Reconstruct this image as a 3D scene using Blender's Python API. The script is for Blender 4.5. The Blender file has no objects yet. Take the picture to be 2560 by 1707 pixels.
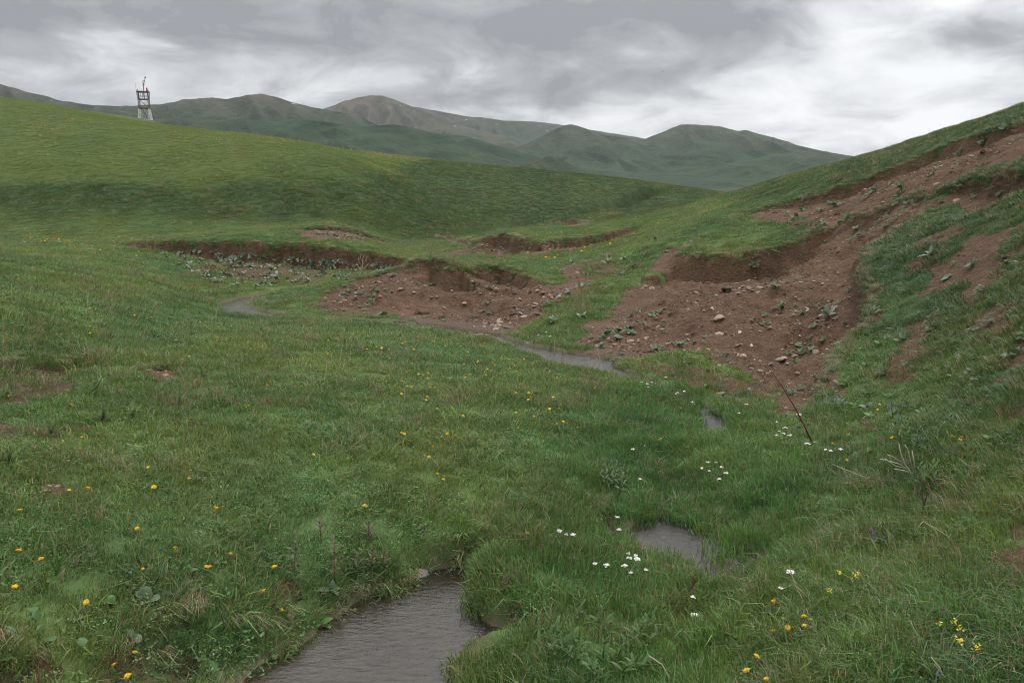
import bpy, math, random
import numpy as np
from mathutils import Vector, Matrix, Euler

# ------------------------------------------------------------------ camera, sky, sun, exposure
SC = bpy.context.scene
COL = SC.collection
F, CX, CY = 1991.0, 1280.0, 853.5          # focal length and centre in photograph pixels
PITCH = math.radians(12.0)
CAM = np.array([0.0, 0.0, 1.95])
R = math.radians

cd = bpy.data.cameras.new('camera'); cam = bpy.data.objects.new('camera', cd); COL.objects.link(cam)
cd.sensor_width = 36.0; cd.lens = 28.0; cd.clip_start = 0.05; cd.clip_end = 60000.0
cam.location = CAM; cam.rotation_euler = (R(90) - PITCH, 0, 0)
SC.camera = cam

SUN_EL, SUN_AZ = R(58), R(40)               # azimuth clockwise from +Y
w = bpy.data.worlds.new('World'); SC.world = w; w.use_nodes = True
def build_world():
    nt = w.node_tree; nt.nodes.clear(); N = nt.nodes.new; L = nt.links.new
    out = N('ShaderNodeOutputWorld'); bg = N('ShaderNodeBackground'); L(bg.outputs[0], out.inputs[0])
    sky = N('ShaderNodeTexSky'); sky.sky_type = 'NISHITA'; sky.sun_disc = False
    sky.sun_elevation = SUN_EL; sky.sun_rotation = SUN_AZ
    sm = N('ShaderNodeVectorMath'); sm.operation = 'SCALE'; sm.inputs['Scale'].default_value = 0.05
    L(sky.outputs[0], sm.inputs[0])
    tc = N('ShaderNodeTexCoord')
    sep = N('ShaderNodeSeparateXYZ'); L(tc.outputs['Generated'], sep.inputs[0])
    def math_(op, a, b=None, c=None):
        m = N('ShaderNodeMath'); m.operation = op
        for i, v in enumerate((a, b, c)):
            if v is None: continue
            if hasattr(v, 'links'): L(v, m.inputs[i])
            else: m.inputs[i].default_value = v
        return m.outputs[0]
    # cloud deck: the direction carried out to a flat layer overhead
    zz = math_('ADD', math_('ABSOLUTE', sep.outputs[2]), 0.30)
    u = math_('DIVIDE', sep.outputs[0], zz); v = math_('DIVIDE', sep.outputs[1], zz)
    cmb = N('ShaderNodeCombineXYZ'); L(u, cmb.inputs[0]); L(v, cmb.inputs[1]); cmb.inputs[2].default_value = 3.7
    def noise(scale, detail, rough, off, dist=0.0, sx=1.0, sy=1.0):
        mp = N('ShaderNodeMapping'); L(cmb.outputs[0], mp.inputs[0]); mp.inputs['Location'].default_value = off
        mp.inputs['Scale'].default_value = (sx, sy, 1)
        n = N('ShaderNodeTexNoise'); L(mp.outputs[0], n.inputs['Vector'])
        n.inputs['Scale'].default_value = scale; n.inputs['Detail'].default_value = detail
        n.inputs['Roughness'].default_value = rough; n.inputs['Distortion'].default_value = dist
        return n.outputs[0]
    big = noise(0.55, 3.0, 0.5, (4.1, 1.3, 0), 0.3)
    mid = noise(1.25, 5.0, 0.5, (0.4, 7.7, 0), 0.5)
    fine = noise(3.6, 7.0, 0.6, (9.0, 2.0, 0), 0.5)
    s = math_('ADD', math_('MULTIPLY', math_('SUBTRACT', big, 0.5), 1.2), math_('MULTIPLY', math_('SUBTRACT', mid, 0.5), 2.3))
    s = math_('ADD', s, math_('MULTIPLY', math_('SUBTRACT', fine, 0.5), 1.5))
    # soft thin and thick places of the deck (direction, radius, amount)
    def blob(px, py, rx, ry, amt):
        nonlocal s
        d = ray(px, py); az = math.atan2(d[0], d[1]); el = math.atan2(d[2], math.hypot(d[0], d[1]))
        a = math_('ARCTAN2', sep.outputs[0], sep.outputs[1]); e = math_('ARCSINE', sep.outputs[2])
        da = math_('DIVIDE', math_('SUBTRACT', a, az), rx / F); de = math_('DIVIDE', math_('SUBTRACT', e, el), ry / F)
        q = math_('ADD', math_('MULTIPLY', da, da), math_('MULTIPLY', de, de))
        s = math_('ADD', s, math_('MULTIPLY', math_('EXPONENT', math_('MULTIPLY', q, -1.0)), amt))
    for b in BLOBS: blob(*b)
    cr = N('ShaderNodeValToRGB'); L(math_('ADD', s, 0.5), cr.inputs[0]); e = cr.color_ramp.elements
    cr.color_ramp.interpolation = 'B_SPLINE'
    e[0].position = 0.02; e[0].color = (0.225, 0.231, 0.242, 1)
    e[1].position = 1.0; e[1].color = (0.90, 0.905, 0.915, 1)
    for p, c in ((0.30, (0.365, 0.372, 0.384, 1)), (0.52, (0.555, 0.563, 0.575, 1)), (0.75, (0.745, 0.75, 0.758, 1))):
        x = e.new(p); x.color = c
    mix = N('ShaderNodeMix'); mix.data_type = 'RGBA'; mix.inputs[0].default_value = 0.93
    L(sm.outputs[0], mix.inputs[6]); L(cr.outputs[0], mix.inputs[7])
    # an overcast sky brightens smoothly towards the zenith (1 + 2 sin e)
    ov = math_('ADD', 0.84, math_('MULTIPLY', math_('MAXIMUM', math_('SUBTRACT', sep.outputs[2], 0.13), 0.0), 2.1))
    L(mix.outputs[2], bg.inputs[0]); L(ov, bg.inputs[1])
def ray(px, py):
    p = (px - CX) / F; q = (CY - py) / F
    return np.array([p, math.cos(PITCH) + q * math.sin(PITCH), -math.sin(PITCH) + q * math.cos(PITCH)])
BLOBS = [(150, 70, 480, 150, -0.32), (950, 30, 700, 100, -0.22), (460, 140, 260, 70, 0.22), (900, 195, 330, 60, 0.25),
         (1650, 90, 560, 110, -0.16), (1950, 235, 300, 75, 0.22), (2350, 120, 260, 110, 0.16), (2530, 70, 90, 60, -0.35),
         (1280, 285, 420, 40, 0.26), (1950, 30, 380, 80, -0.20), (40, 190, 120, 30, 0.15), (1500, 210, 260, 40, -0.06)]
build_world()
sd_ = bpy.data.lights.new('sun', 'SUN'); sd_.energy = 1.5; sd_.angle = R(24); sd_.color = (1.0, 0.965, 0.92)
sun = bpy.data.objects.new('sun', sd_); COL.objects.link(sun)
sun.rotation_euler = Vector((math.sin(SUN_AZ) * math.cos(SUN_EL), math.cos(SUN_AZ) * math.cos(SUN_EL), math.sin(SUN_EL))).to_track_quat('Z', 'Y').to_euler()
SC.view_settings.view_transform = 'Standard'; SC.view_settings.look = 'None'
SC.view_settings.exposure = 0.55; SC.view_settings.gamma = 1.0; SC.view_settings.use_curve_mapping = False
SC.render.engine = 'CYCLES'
SC.cycles.max_bounces = 6; SC.cycles.diffuse_bounces = 3; SC.cycles.glossy_bounces = 2; SC.cycles.transmission_bounces = 3
SC.cycles.transparent_max_bounces = 8; SC.cycles.volume_bounces = 0
SC.cycles.use_denoising = True
SC.cycles.use_adaptive_sampling = True; SC.cycles.adaptive_threshold = 0.02; SC.cycles.filter_width = 1.05

# ------------------------------------------------------------------ small tools
rng = np.random.default_rng(11); random.seed(5)
def perlin(x, y, seed=0):
    xi = np.floor(x).astype(np.int64); yi = np.floor(y).astype(np.int64)
    xf = x - xi; yf = y - yi
    def g(ix, iy, fx, fy):
        h = (ix * 374761393 + iy * 668265263 + seed * 982451653) & 0xFFFFFFFF
        h = ((h ^ (h >> 13)) * 1274126177) & 0xFFFFFFFF
        h = (h ^ (h >> 16)) & 0xFFFF
        a = h * (2 * math.pi / 65536.0)
        return np.cos(a) * fx + np.sin(a) * fy
    u = xf * xf * xf * (xf * (xf * 6 - 15) + 10); v = yf * yf * yf * (yf * (yf * 6 - 15) + 10)
    a = g(xi, yi, xf, yf); b = g(xi + 1, yi, xf - 1, yf); c = g(xi, yi + 1, xf, yf - 1); d = g(xi + 1, yi + 1, xf - 1, yf - 1)
    return (a + (b - a) * u + (c - a) * v + (a - b - c + d) * u * v) * 1.5
def fbm(x, y, oct=4, seed=0, gain=0.5):
    s = np.zeros_like(x); a = 1.0; f = 1.0
    for i in range(oct):
        s += a * perlin(x * f + 17.3 * i, y * f - 9.1 * i, seed + i); a *= gain; f *= 2.03
    return s
def sstep(a, b, x):
    t = np.clip((x - a) / (b - a), 0, 1); return t * t * (3 - 2 * t)
def mesh_obj(name, verts, faces, mat=None, parent=None, smooth=True, link=True):
    me = bpy.data.meshes.new(name)
    if isinstance(verts, np.ndarray): verts = verts.tolist()
    if isinstance(faces, np.ndarray): faces = faces.tolist()
    me.from_pydata(verts, [], faces)
    if smooth: me.polygons.foreach_set('use_smooth', [True] * len(me.polygons))
    me.update()
    if mat: me.materials.append(mat)
    o = bpy.data.objects.new(name, me)
    if link: COL.objects.link(o)
    if parent: o.parent = parent
    return o
def tag(o, label=None, cat=None, group=None, kind=None):
    if label: o['label'] = label
    if cat: o['category'] = cat
    if group: o['group'] = group
    if kind: o['kind'] = kind
    return o
def empty(name, loc, rz=0.0):
    o = bpy.data.objects.new(name, None); COL.objects.link(o); o.location = loc; o.rotation_euler = (0, 0, rz)
    o.empty_display_size = 0.05
    return o
def fast_grid(name, V, ni, nj, wrap=False, mat=None):
    """V: (ni*nj,3) rows i, columns j"""
    me = bpy.data.meshes.new(name)
    I, J = np.meshgrid(np.arange(ni - 1), np.arange(nj if wrap else nj - 1), indexing='ij')
    J2 = (J + 1) % nj
    q = np.stack([I * nj + J, I * nj + J2, (I + 1) * nj + J2, (I + 1) * nj + J], -1).reshape(-1, 4)
    nq = len(q)
    me.vertices.add(len(V)); me.vertices.foreach_set('co', V.astype(np.float32).ravel())
    me.loops.add(nq * 4); me.loops.foreach_set('vertex_index', q.astype(np.int32).ravel())
    me.polygons.add(nq); me.polygons.foreach_set('loop_start', np.arange(0, nq * 4, 4, dtype=np.int32))
    me.polygons.foreach_set('use_smooth', np.ones(nq, dtype=bool))
    me.update(calc_edges=True)
    if mat: me.materials.append(mat)
    o = bpy.data.objects.new(name, me); COL.objects.link(o)
    return o
def add_attr(o, name, arr, typ='FLOAT'):
    a = o.data.attributes.new(name, typ, 'POINT')
    if typ == 'FLOAT': a.data.foreach_set('value', np.asarray(arr, np.float32).ravel())
    elif typ == 'INT': a.data.foreach_set('value', np.asarray(arr, np.int32).ravel())
    elif typ == 'FLOAT_VECTOR': a.data.foreach_set('vector', np.asarray(arr, np.float32).ravel())
    elif typ == 'FLOAT_COLOR': a.data.foreach_set('color', np.asarray(arr, np.float32).ravel())

# ------------------------------------------------------------------ lie of the land
def water_level(y): return -0.10 - 0.03 * np.clip(np.asarray(y, float) - 3.0, -3.0, 60.0)
def at_Y(px, py, Y):
    d = ray(px, py); return CAM + d * (Y / d[1])
def at_rel(px, py, rel):
    """point of the pixel's sight line that lies rel above the sloping stream level"""
    d = ray(px, py); t = (CAM[2] - (-0.10 + 0.09 + rel)) / (-d[2] - 0.03 * d[1]); return CAM + d * t
RELS = [(1410,935,.06),(1330,908,.07),(1490,955,.07),(600,800,.05),(545,792,.10),(1500,1500,.09),(1300,1480,.12),(1500,1620,.08),(1700,1060,.07),(1640,1050,.1),(0,1707,.38),(300,1707,.18),(0,1500,.42),(300,1500,.32),(600,1480,.2),(0,1300,.5),(300,1300,.42),(600,1300,.3),(900,1320,.2),(1150,1320,.17),
 (0,1100,.6),(300,1100,.48),(600,1100,.42),(900,1100,.36),(1200,1100,.27),(1450,1100,.18),(0,950,.7),(300,950,.55),(600,950,.45),(900,950,.4),
 (1200,950,.3),(1450,990,.17),(0,850,.8),(300,850,.6),(600,850,.42),(900,850,.3),(1120,865,.22),(0,780,.95),(300,780,.6),(480,790,.2),(760,815,.1),
 (1700,1330,.0),(1600,1450,.06),(1450,1300,.05),(1850,1300,.08),(1850,1150,.08),(1300,1600,.06),(1600,1650,.08),(1550,1180,.1),
 (1000,1560,-.02),(1400,1500,.12),(1900,1600,.22),(2100,1450,.3),(2000,1200,.16),(2150,1650,.34),(1440,905,0),(1790,1065,.02),(1240,845,.02),(900,808,.02),(600,772,.0),(590,752,.05),
 (2000,990,.12),(1900,940,.15)]
FARS = [(0,700,10),(0,620,18),(0,552,35.5),(0,500,39.2),(0,450,42.5),(0,244,105),(150,452,42.5),(150,267,107),(300,700,13),(300,640,18),(300,552,35.5),(300,500,39.5),(300,459,42.8),(380,309,110),
 (600,700,17.5),(600,660,20.0),(600,606,21.6),(500,550,36.5),(500,505,40.2),(500,464,43.2),(600,340,105),(800,705,18.4),(800,660,20.8),(800,618,21.6),(980,645,21),(1026,654,20.7),(940,690,19.2),(860,695,19.2),(700,585,26),
 (700,545,37.5),(700,500,41.5),(700,454,45),(700,350,100),(850,565,31),(1000,618,30),(1000,600,36),(1000,500,46),(1000,440,62),(1000,394,95),(850,430,49),(850,500,43.5),(850,550,38),(850,372,98),
 (1300,500,60),(1300,555,52),(1300,430,85),(1600,520,66),(1600,468,80),(1810,488,80),(1450,450,82),(1150,560,46),(1150,470,62),
 (2560,278,16),(2350,335,20),(2140,395,26),(1980,438,33),(1810,487,40),(1600,530,42),(1470,552,41),(1330,570,40),(1230,582,32),(1130,628,27),
 (1310,605,24.6),(1450,595,27),(1560,575,30),(1300,645,21.3),(1200,660,18),(1420,660,18),
 (1090,646,15.8),(1040,652,15.9),(1000,664,15.9),(900,700,15.4),(830,724,14.8),(1180,672,15.8),(1300,688,15.6),(1390,720,14.6),(1080,770,13.7),(1200,800,12.8),(950,780,13.8),(1080,712,14.5),(1000,720,14.4),
 (1470,872,10.2),(1600,760,12.5),(1700,640,15.5),(1850,640,14.6),(1960,612,14.6),(1750,560,19.5),(1800,515,28),(1400,800,11.8),(1400,740,13.6),(1500,650,17.5),(1550,610,22),(1330,840,11.2),
 (1700,800,11),(1800,880,9.2),(2000,850,9.2),(2000,720,11.4),(2000,600,15),(2000,500,19.5),(1750,700,13.2),
 (2300,1300,3.9),(2300,1000,5.9),(2300,800,7.7),(2300,600,10.2),(2300,450,14),(2200,520,14),(2160,700,9.6),(2100,950,7.0),
 (2560,1707,2.25),(2560,1300,3.3),(2560,1000,4.6),(2560,800,6),(2560,600,7.8),(2560,400,11),
 # behind the crests
 (364,300,300),(0,262,300),(700,385,260),(1000,425,220),(1300,475,220),(1600,520,200),(1850,540,160),(2150,520,90),(2400,470,60),(364,309,200),(0,250,180),
 (1800,470,2600),(1300,470,2600),(800,470,2600),(300,460,2600),(2300,460,2600),(1800,436,6500),(1000,436,6500),(300,436,6500),(2400,436,6500),(1800,545,500),(900,500,600),(2400,520,400)]
WORLD = [(-3.0,18.2,-.42),(-2.2,18.9,-.45),(-2.4,20.6,-.62),(-2.55,24,-.74),(8,4,2.0),(13,10,4.0),(20,18,4.6),(24,32,3.4),(24,60,-2),(45,60,0.),(5,0,1.2),(9,-5,2.4),(0,-4,.15),(0,-12,.6),(-4,0,.5),(-6,-6,1.),(-9,6,1.1),(-20,14,2.2),(-40,30,4.0),(-70,50,8),(-110,90,13),
 (-30,-20,4),(30,-20,7),(0,-60,6),(80,0,14),(-100,0,14),(0,-400,0),(300,0,0),(-400,100,30),(400,300,-20),(-900,300,0),(900,500,-40),(0,-2500,-40),(2500,0,-40),(-2500,0,-40),(0,-9000,-40),(9000,0,-40),(-9000,0,-40),
 (7000,7000,-30),(-7000,7000,-30),(0,11000,-30)]
CP = np.array([at_rel(*c) for c in RELS] + [at_Y(*c) for c in FARS] + [np.array(c, float) for c in WORLD])
def warp(x, y):
    r = np.hypot(x, y) + 1e-9; k = np.log1p(r / 3.0) / r
    return x * k, y * k
CW = np.stack(warp(CP[:, 0], CP[:, 1]), 1)
def _phi(d2): return 0.5 * d2 * np.log(d2 + 1e-12)
def fit_land():
    n = len(CP); sc = 3.0 + np.hypot(CP[:, 0], CP[:, 1])
    d2 = ((CW[:, None] - CW[None]) ** 2).sum(-1)
    K = _phi(d2) + np.eye(n) * 6e-4
    P = np.c_[np.ones(n), CW]
    A = np.block([[K, P], [P.T, np.zeros((3, 3))]])
    return np.linalg.solve(A, np.r_[CP[:, 2] / sc, 0, 0, 0])
LW = fit_land()
def land(x, y):
    x = np.asarray(x, float); y = np.asarray(y, float); sh = x.shape; x = x.ravel(); y = y.ravel()
    out = np.empty_like(x)
    for i in range(0, len(x), 40000):
        a, b = warp(x[i:i + 40000], y[i:i + 40000])
        a32 = a.astype(np.float32); b32 = b.astype(np.float32)
        d2 = (a32[:, None] - CW[None, :, 0].astype(np.float32)) ** 2 + (b32[:, None] - CW[None, :, 1].astype(np.float32)) ** 2
        g = _phi(d2) @ LW[:-3].astype(np.float32) + LW[-3] + LW[-2] * a + LW[-1] * b
        out[i:i + 40000] = g * (3.0 + np.hypot(x[i:i + 40000], y[i:i + 40000]))
    return out.reshape(sh)
def march(px, py, hf, t0=1.5, tmax=400):
    d = ray(px, py); n = math.hypot(d[0], d[1])
    ts = t0 * (tmax / t0) ** np.linspace(0, 1, 2600) / n
    P = CAM[None] + d[None] * ts[:, None]
    z = hf(P[:, 0], P[:, 1]); below = np.nonzero(P[:, 2] < z)[0]
    if len(below) == 0: return None
    i = below[0]
    if i == 0: return P[0]
    a, b = P[i - 1], P[i]; da = a[2] - z[i - 1]; db = z[i] - b[2]
    return a + (b - a) * (da / (da + db + 1e-9))
def trace(pts, hf, **k):
    r = []
    for p in pts:
        q = march(p[0], p[1], hf, **k)
        if q is None: q = at_Y(p[0], p[1], 40)
        r.append((q[0], q[1]) + tuple(p[2:]))
    return np.array(r)

# stream course: (px, py, half width in metres)
COURSE_PX = [(790,1950,.44),(880,1710,.42),(970,1620,.38),(1070,1570,.30),(1230,1580,.10),(1420,1592,.06),(1640,1610,.06),(1740,1590,.12),(1840,1500,.05),(1800,1410,.2),(1690,1350,.33),(1650,1285,.08),
 (1650,1190,.04),(1740,1120,.04),(1800,1062,.15),(1765,1032,.13),(1660,985,.13),(1560,940,.10),(1460,909,.34),(1385,888,.27),(1300,866,.12),(1230,842,.13),(1100,820,.10),(950,806,.08),(800,797,.09),(680,790,.15),(600,778,.28),(573,762,.24),(640,743,.2),(730,730,.25)]
COURSE = np.array([tuple(at_rel(a, b, 0)[:2]) + (c,) for a, b, c in COURSE_PX] + [(-3.6, 18.3, .15), (-2.75, 19.4, .12), (-2.35, 21.2, .1), (-2.5, 24.0, .1), (-2.8, 27, .1), (-2.9, 31, .1), (-2.2, 37, .1), (.5, 47, .1), (6, 60, .2), (14, 80, .3)])
INLET = np.array([tuple(at_rel(a, b, 0)[:2]) + (c,) for a, b, c in [(1000,1590,.34),(1060,1520,.30),(1115,1460,.20),(1180,1425,.10),(1250,1398,.05)]])
EDGEPOOL = np.array([tuple(at_rel(a, b, 0)[:2]) + (c,) for a, b, c in [(880,1760,.3),(740,1740,.16),(560,1740,.06),(400,1720,.05)]])
def poly_dist(x, y, pts, closed=False):
    """distance, signed side (+ = right of travel), third-column value at the nearest point"""
    n = len(pts); best = np.full(x.shape, 1e9); side = np.zeros(x.shape); val = np.zeros(x.shape)
    for i in range(n if closed else n - 1):
        a = pts[i]; b = pts[(i + 1) % n]; ex, ey = b[0] - a[0], b[1] - a[1]; l2 = ex * ex + ey * ey + 1e-12
        t = np.clip(((x - a[0]) * ex + (y - a[1]) * ey) / l2, 0, 1)
        dx = x - a[0] - t * ex; dy = y - a[1] - t * ey; d = dx * dx + dy * dy
        m = d < best
        best = np.where(m, d, best); side = np.where(m, -(ex * dy - ey * dx), side)
        if pts.shape[1] > 2: val = np.where(m, a[2] + t * (b[2] - a[2]), val)
    return np.sqrt(best), np.sign(side), val
def in_poly(x, y, pts):
    c = np.zeros(x.shape, bool); n = len(pts)
    for i in range(n):
        x1, y1 = pts[i][:2]; x2, y2 = pts[i - 1][:2]
        if y1 == y2: continue
        c ^= ((y1 > y) != (y2 > y)) & (x < (x2 - x1) * (y - y1) / (y2 - y1) + x1)
    return c
# eroded edges: points (px, py, drop), face width, length over which the lowered ground runs out
SCARPS_PX = [
 ([(300,606,0),(345,605,.16),(400,605,.34),(500,606,.46),(600,607,.5),(700,611,.52),(800,618,.54),(880,628,.54),(960,639,.52),(1005,647,.52),(1026,653,.35),(1034,662,0)], .16, 2.2),
 ([(725,576,0),(745,571,.3),(800,570,.55),(860,573,.55),(910,584,.45),(950,598,.3),(1000,617,0)], .18, 2.0),
 ([(770,765,0),(800,740,.03),(835,722,.05),(900,697,.07),(960,678,.08),(1010,662,.12),(1060,650,.24),(1090,648,.38),(1118,661,.42),(1138,677,.36),(1170,676,.38),(1230,668,.44),(1270,672,.44),(1310,687,.36),(1350,703,.22),(1390,712,0)], .34, 1.25),
 ([(1120,628,0),(1180,607,.2),(1235,590,.4),(1280,590,.46),(1305,600,.5),(1335,610,.55),(1400,604,.62),(1480,594,.6),(1540,580,.4),(1580,570,0)], .2, 1.9),
 ([(1745,596,0),(1728,606,.15),(1700,634,.22),(1725,633,.4),(1790,642,.60),(1850,642,.66),(1900,632,.62),(1960,613,.48),(2010,594,.34),(2100,560,.22),(2200,525,.14),(2320,485,.07),(2440,445,0)], .34, 2.2),
 ([(1780,552,0),(1860,530,.06),(1950,509,.12),(2050,485,.2),(2120,465,.26),(2180,445,.26),(2260,410,.2),(2360,369,.24),(2450,335,.26),(2560,306,.22),(2640,280,.2),(2760,250,0)], .16, 1.6),
 ([(2330,520,0),(2250,570,.08),(2170,620,.18),(2160,670,.3),(2178,740,.36),(2182,800,.3),(2100,880,.2),(2068,950,.22),(2050,1000,.1),(2040,1040,0)], .16, 1.3),
 ([(2330,480,0),(2400,452,.1),(2480,436,.2),(2520,432,.3),(2590,420,.3),(2700,400,0)], .14, 1.2),
 ([(-120,1610,.16),(0,1618,.16),(90,1622,.14),(150,1650,.05),(230,1640,.03),(290,1600,.04),(330,1625,.05),(390,1570,.05),(470,1520,.1),(560,1545,.13),(640,1530,.1),(730,1540,.09),(830,1500,.07),(900,1455,.06),(1000,1425,.05),(1150,1392,.04),(1260,1372,.0)], .1, .5),
 ([(-60,922,0),(0,915,.06),(80,904,.1),(190,898,.07),(250,915,0)], .08, .6),
 ([(340,915,0),(380,908,.06),(430,910,.05),(470,930,0)], .08, .5),
 ([(1085,583,0),(1120,584,.12),(1160,596,.14),(1195,606,.1),(1215,612,0)], .2, 1.5),
 ([(1395,553,0),(1420,549,.5),(1450,551,.5),(1475,559,0)], .25, 1.6),
]
SCARPS = []
for pts, wd, ln in SCARPS_PX: SCARPS.append((trace(pts, land), wd, ln))
RELIEF = [trace(p, land) for p in ([(790,765),(900,705),(1060,662),(1300,690),(1400,720),(1340,790),(1240,830),(1050,800)], [(1470,860),(1700,650),(1850,650),(2010,600),(1950,540),(2120,470),(2560,310),(2660,380),(2450,420),(2330,520),(2170,625),(2180,800),(2070,950),(1900,950),(1600,880)], [(1150,632),(1280,593),(1400,610),(1560,577),(1430,627)])]
def near_mask(x, y, pts, m):
    return (x > pts[:, 0].min() - m) & (x < pts[:, 0].max() + m) & (y > pts[:, 1].min() - m) & (y < pts[:, 1].max() + m)
def height(x, y):
    x = np.asarray(x, float); y = np.asarray(y, float)
    z = land(x, y); r = np.hypot(x, y)
    # tussocky unevenness, broader and stronger with the size of the slopes
    amp = 0.012 + 0.0022 * np.clip(r, 0, 22)
    z = z + amp * 0.8 * fbm(x / 0.9, y / 0.9, 3, 3) * (1 - sstep(34, 60, r))
    z = z + np.clip(0.0012 * r, 0, 0.10) * fbm(x / 6.0, y / 6.0, 2, 23) * (1 - sstep(50, 120, r)) + .10 * perlin(x / 17.0, y / 17.0, 29) * sstep(30, 60, r) * (r < 400)
    for pts, wd, ln in SCARPS:
        m = near_mask(x, y, pts, ln + 0.6)
        if not m.any(): continue
        xs, ys = x[m], y[m]
        jx = 0.07 * fbm(xs / .35, ys / .35, 3, 41) + .05 * perlin(xs / .9, ys / .9, 9); jy = 0.07 * fbm(xs / .35 + 31, ys / .35, 3, 42)
        d, s, v = poly_dist(xs + jx, ys + jy, pts)
        sd = d * s
        low = v * sstep(0, wd, sd) * (1 - sstep(wd, ln, sd))
        lip = 0.10 * v * np.exp(-(sd / 0.25) ** 2) * (sd < 0)
        z[m] += lip - low
    m = np.zeros(z.shape, bool)
    for pts in RELIEF: m |= near_mask(x, y, pts, .5)
    if m.any():
        xs, ys = x[m], y[m]; k = np.zeros(xs.shape)
        for pts in RELIEF:
            d, _, _ = poly_dist(xs, ys, pts, True); k = np.maximum(k, sstep(.0, .5, np.where(in_poly(xs, ys, pts), d, -d)))
        n = fbm(xs / .8, ys / .8, 4, 171, .55); rid = 1 - np.abs(perlin(xs / .5 + .5 * n, ys / 1.3, 172)) * 2
        z[m] += k * (.085 * n + .04 * rid + .034 * fbm(xs / .14, ys / .14, 2, 173))
    # bed of the stream
    Wl = water_level(y); zr = z.copy(); bedz = np.full(z.shape, 1e9); kk = np.ones(z.shape)
    for C in (COURSE, INLET, EDGEPOOL):
        m = near_mask(x, y, C, 2.2)
        if not m.any(): continue
        xs, ys = x[m], y[m]
        d, s, hw = poly_dist(xs + .05 * perlin(xs / .3, ys / .3, 61), ys + .05 * perlin(xs / .3, ys / .3, 62), C)
        zr[m] = np.maximum(zr[m], Wl[m] + .02)
        bd = Wl[m] + .06 - 0.16 * np.minimum(1, hw / .16) + 0.10 * np.minimum((d / hw) ** 2, 6)
        bedz[m] = np.minimum(bedz[m], np.minimum(np.maximum(bd, zr[m] - .04 - 2.6 * np.clip(hw - .05, 0, 1)), zr[m] + .01))
        kk[m] = np.minimum(kk[m], sstep(hw * 0.85, hw * 1.15 + np.minimum(.34, .10 + hw) + 0.01 * ys, d))
    z = np.where(kk < 1, np.minimum(bedz, Wl + .5) * (1 - kk) + zr * kk, zr)
    # wet flat between tussocks
    m = near_mask(x, y, MARSH, .6)
    if m.any():
        xs, ys = x[m], y[m]; d, s, v = poly_dist(xs, ys, MARSH, True); ins = in_poly(xs, ys, MARSH)
        sd = np.where(ins, d, -d); k = sstep(-.25, .2, sd)
        z[m] = z[m] * (1 - k) + np.minimum(water_level(ys) + 0.004 + 0.075 * fbm(xs / .55, ys / .55, 3, 77), np.where(kk[m] < 1, z[m], 9)) * k
    return z
MARSH = np.array([at_rel(a, b, 0)[:2] for a, b in [(1470,1290),(1560,1240),(1600,1180),(1700,1150),(1780,1200),(1830,1270),(1960,1310),(2040,1370),(1960,1440),(1890,1500),(1800,1560),(1700,1590),(1640,1560),(1690,1480),(1600,1420),(1500,1370)]])

# ------------------------------------------------------------------ ground sheet
OY = -2.0
ang_d = np.linspace(-46, 46, 1001)
ang_c = np.r_[np.linspace(48, 100, 27), np.linspace(106, 254, 26), np.linspace(260, 312, 27)]
ANG = np.radians(np.r_[ang_d, ang_c]); NA = len(ANG)
def geo(a, b, k): n = max(2, int(math.log(b / a) / k)); return a * (b / a) ** (np.arange(n) / n)
RAD = np.r_[geo(0.3, 2.4, .10), geo(2.4, 12.5, .0075), geo(12.5, 36, .0036), geo(36, 150, .011), geo(150, 10500, .045), [10500.0]]; NR = len(RAD)
GX = RAD[:, None] * np.sin(ANG)[None]; GY = RAD[:, None] * np.cos(ANG)[None] + OY
GZ = height(GX, GY)
LOGR = np.log(RAD)
def sample(x, y):
    """height of the built sheet (bilinear inside its dense sector)"""
    x = np.asarray(x, float); y = np.asarray(y, float)
    r = np.hypot(x, y - OY); a = np.degrees(np.arctan2(x, y - OY))
    fi = np.interp(np.log(np.maximum(r, .31)), LOGR, np.arange(NR)); fj = np.clip((a + 46) / 92 * 1000, 0, 999.999)
    i = np.clip(fi.astype(int), 0, NR - 2); j = fj.astype(int); u = fi - i; v = fj - j
    return GZ[i, j] * (1 - u) * (1 - v) + GZ[i + 1, j] * u * (1 - v) + GZ[i, j + 1] * (1 - u) * v + GZ[i + 1, j + 1] * u * v
def on(px, py, **k): return march(px, py, sample, **k)
def normal(x, y):
    e = 0.07 * (1 + np.hypot(x, y) * .08)
    nx = -(sample(x + e, y) - sample(x - e, y)) / (2 * e); ny = -(sample(x, y + e) - sample(x, y - e)) / (2 * e)
    n = np.stack([nx, ny, np.ones_like(nx)], -1); return n / np.linalg.norm(n, axis=-1, keepdims=True)
def sampleG(FLD, x, y):
    x = np.asarray(x, float); y = np.asarray(y, float)
    r = np.hypot(x, y - OY); a = np.degrees(np.arctan2(x, y - OY))
    fi = np.interp(np.log(np.maximum(r, .31)), LOGR, np.arange(NR)); fj = np.clip((a + 46) / 92 * 1000, 0, 999.0)
    return FLD[np.clip(np.rint(fi).astype(int), 0, NR - 1), np.rint(fj).astype(int)]

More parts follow.
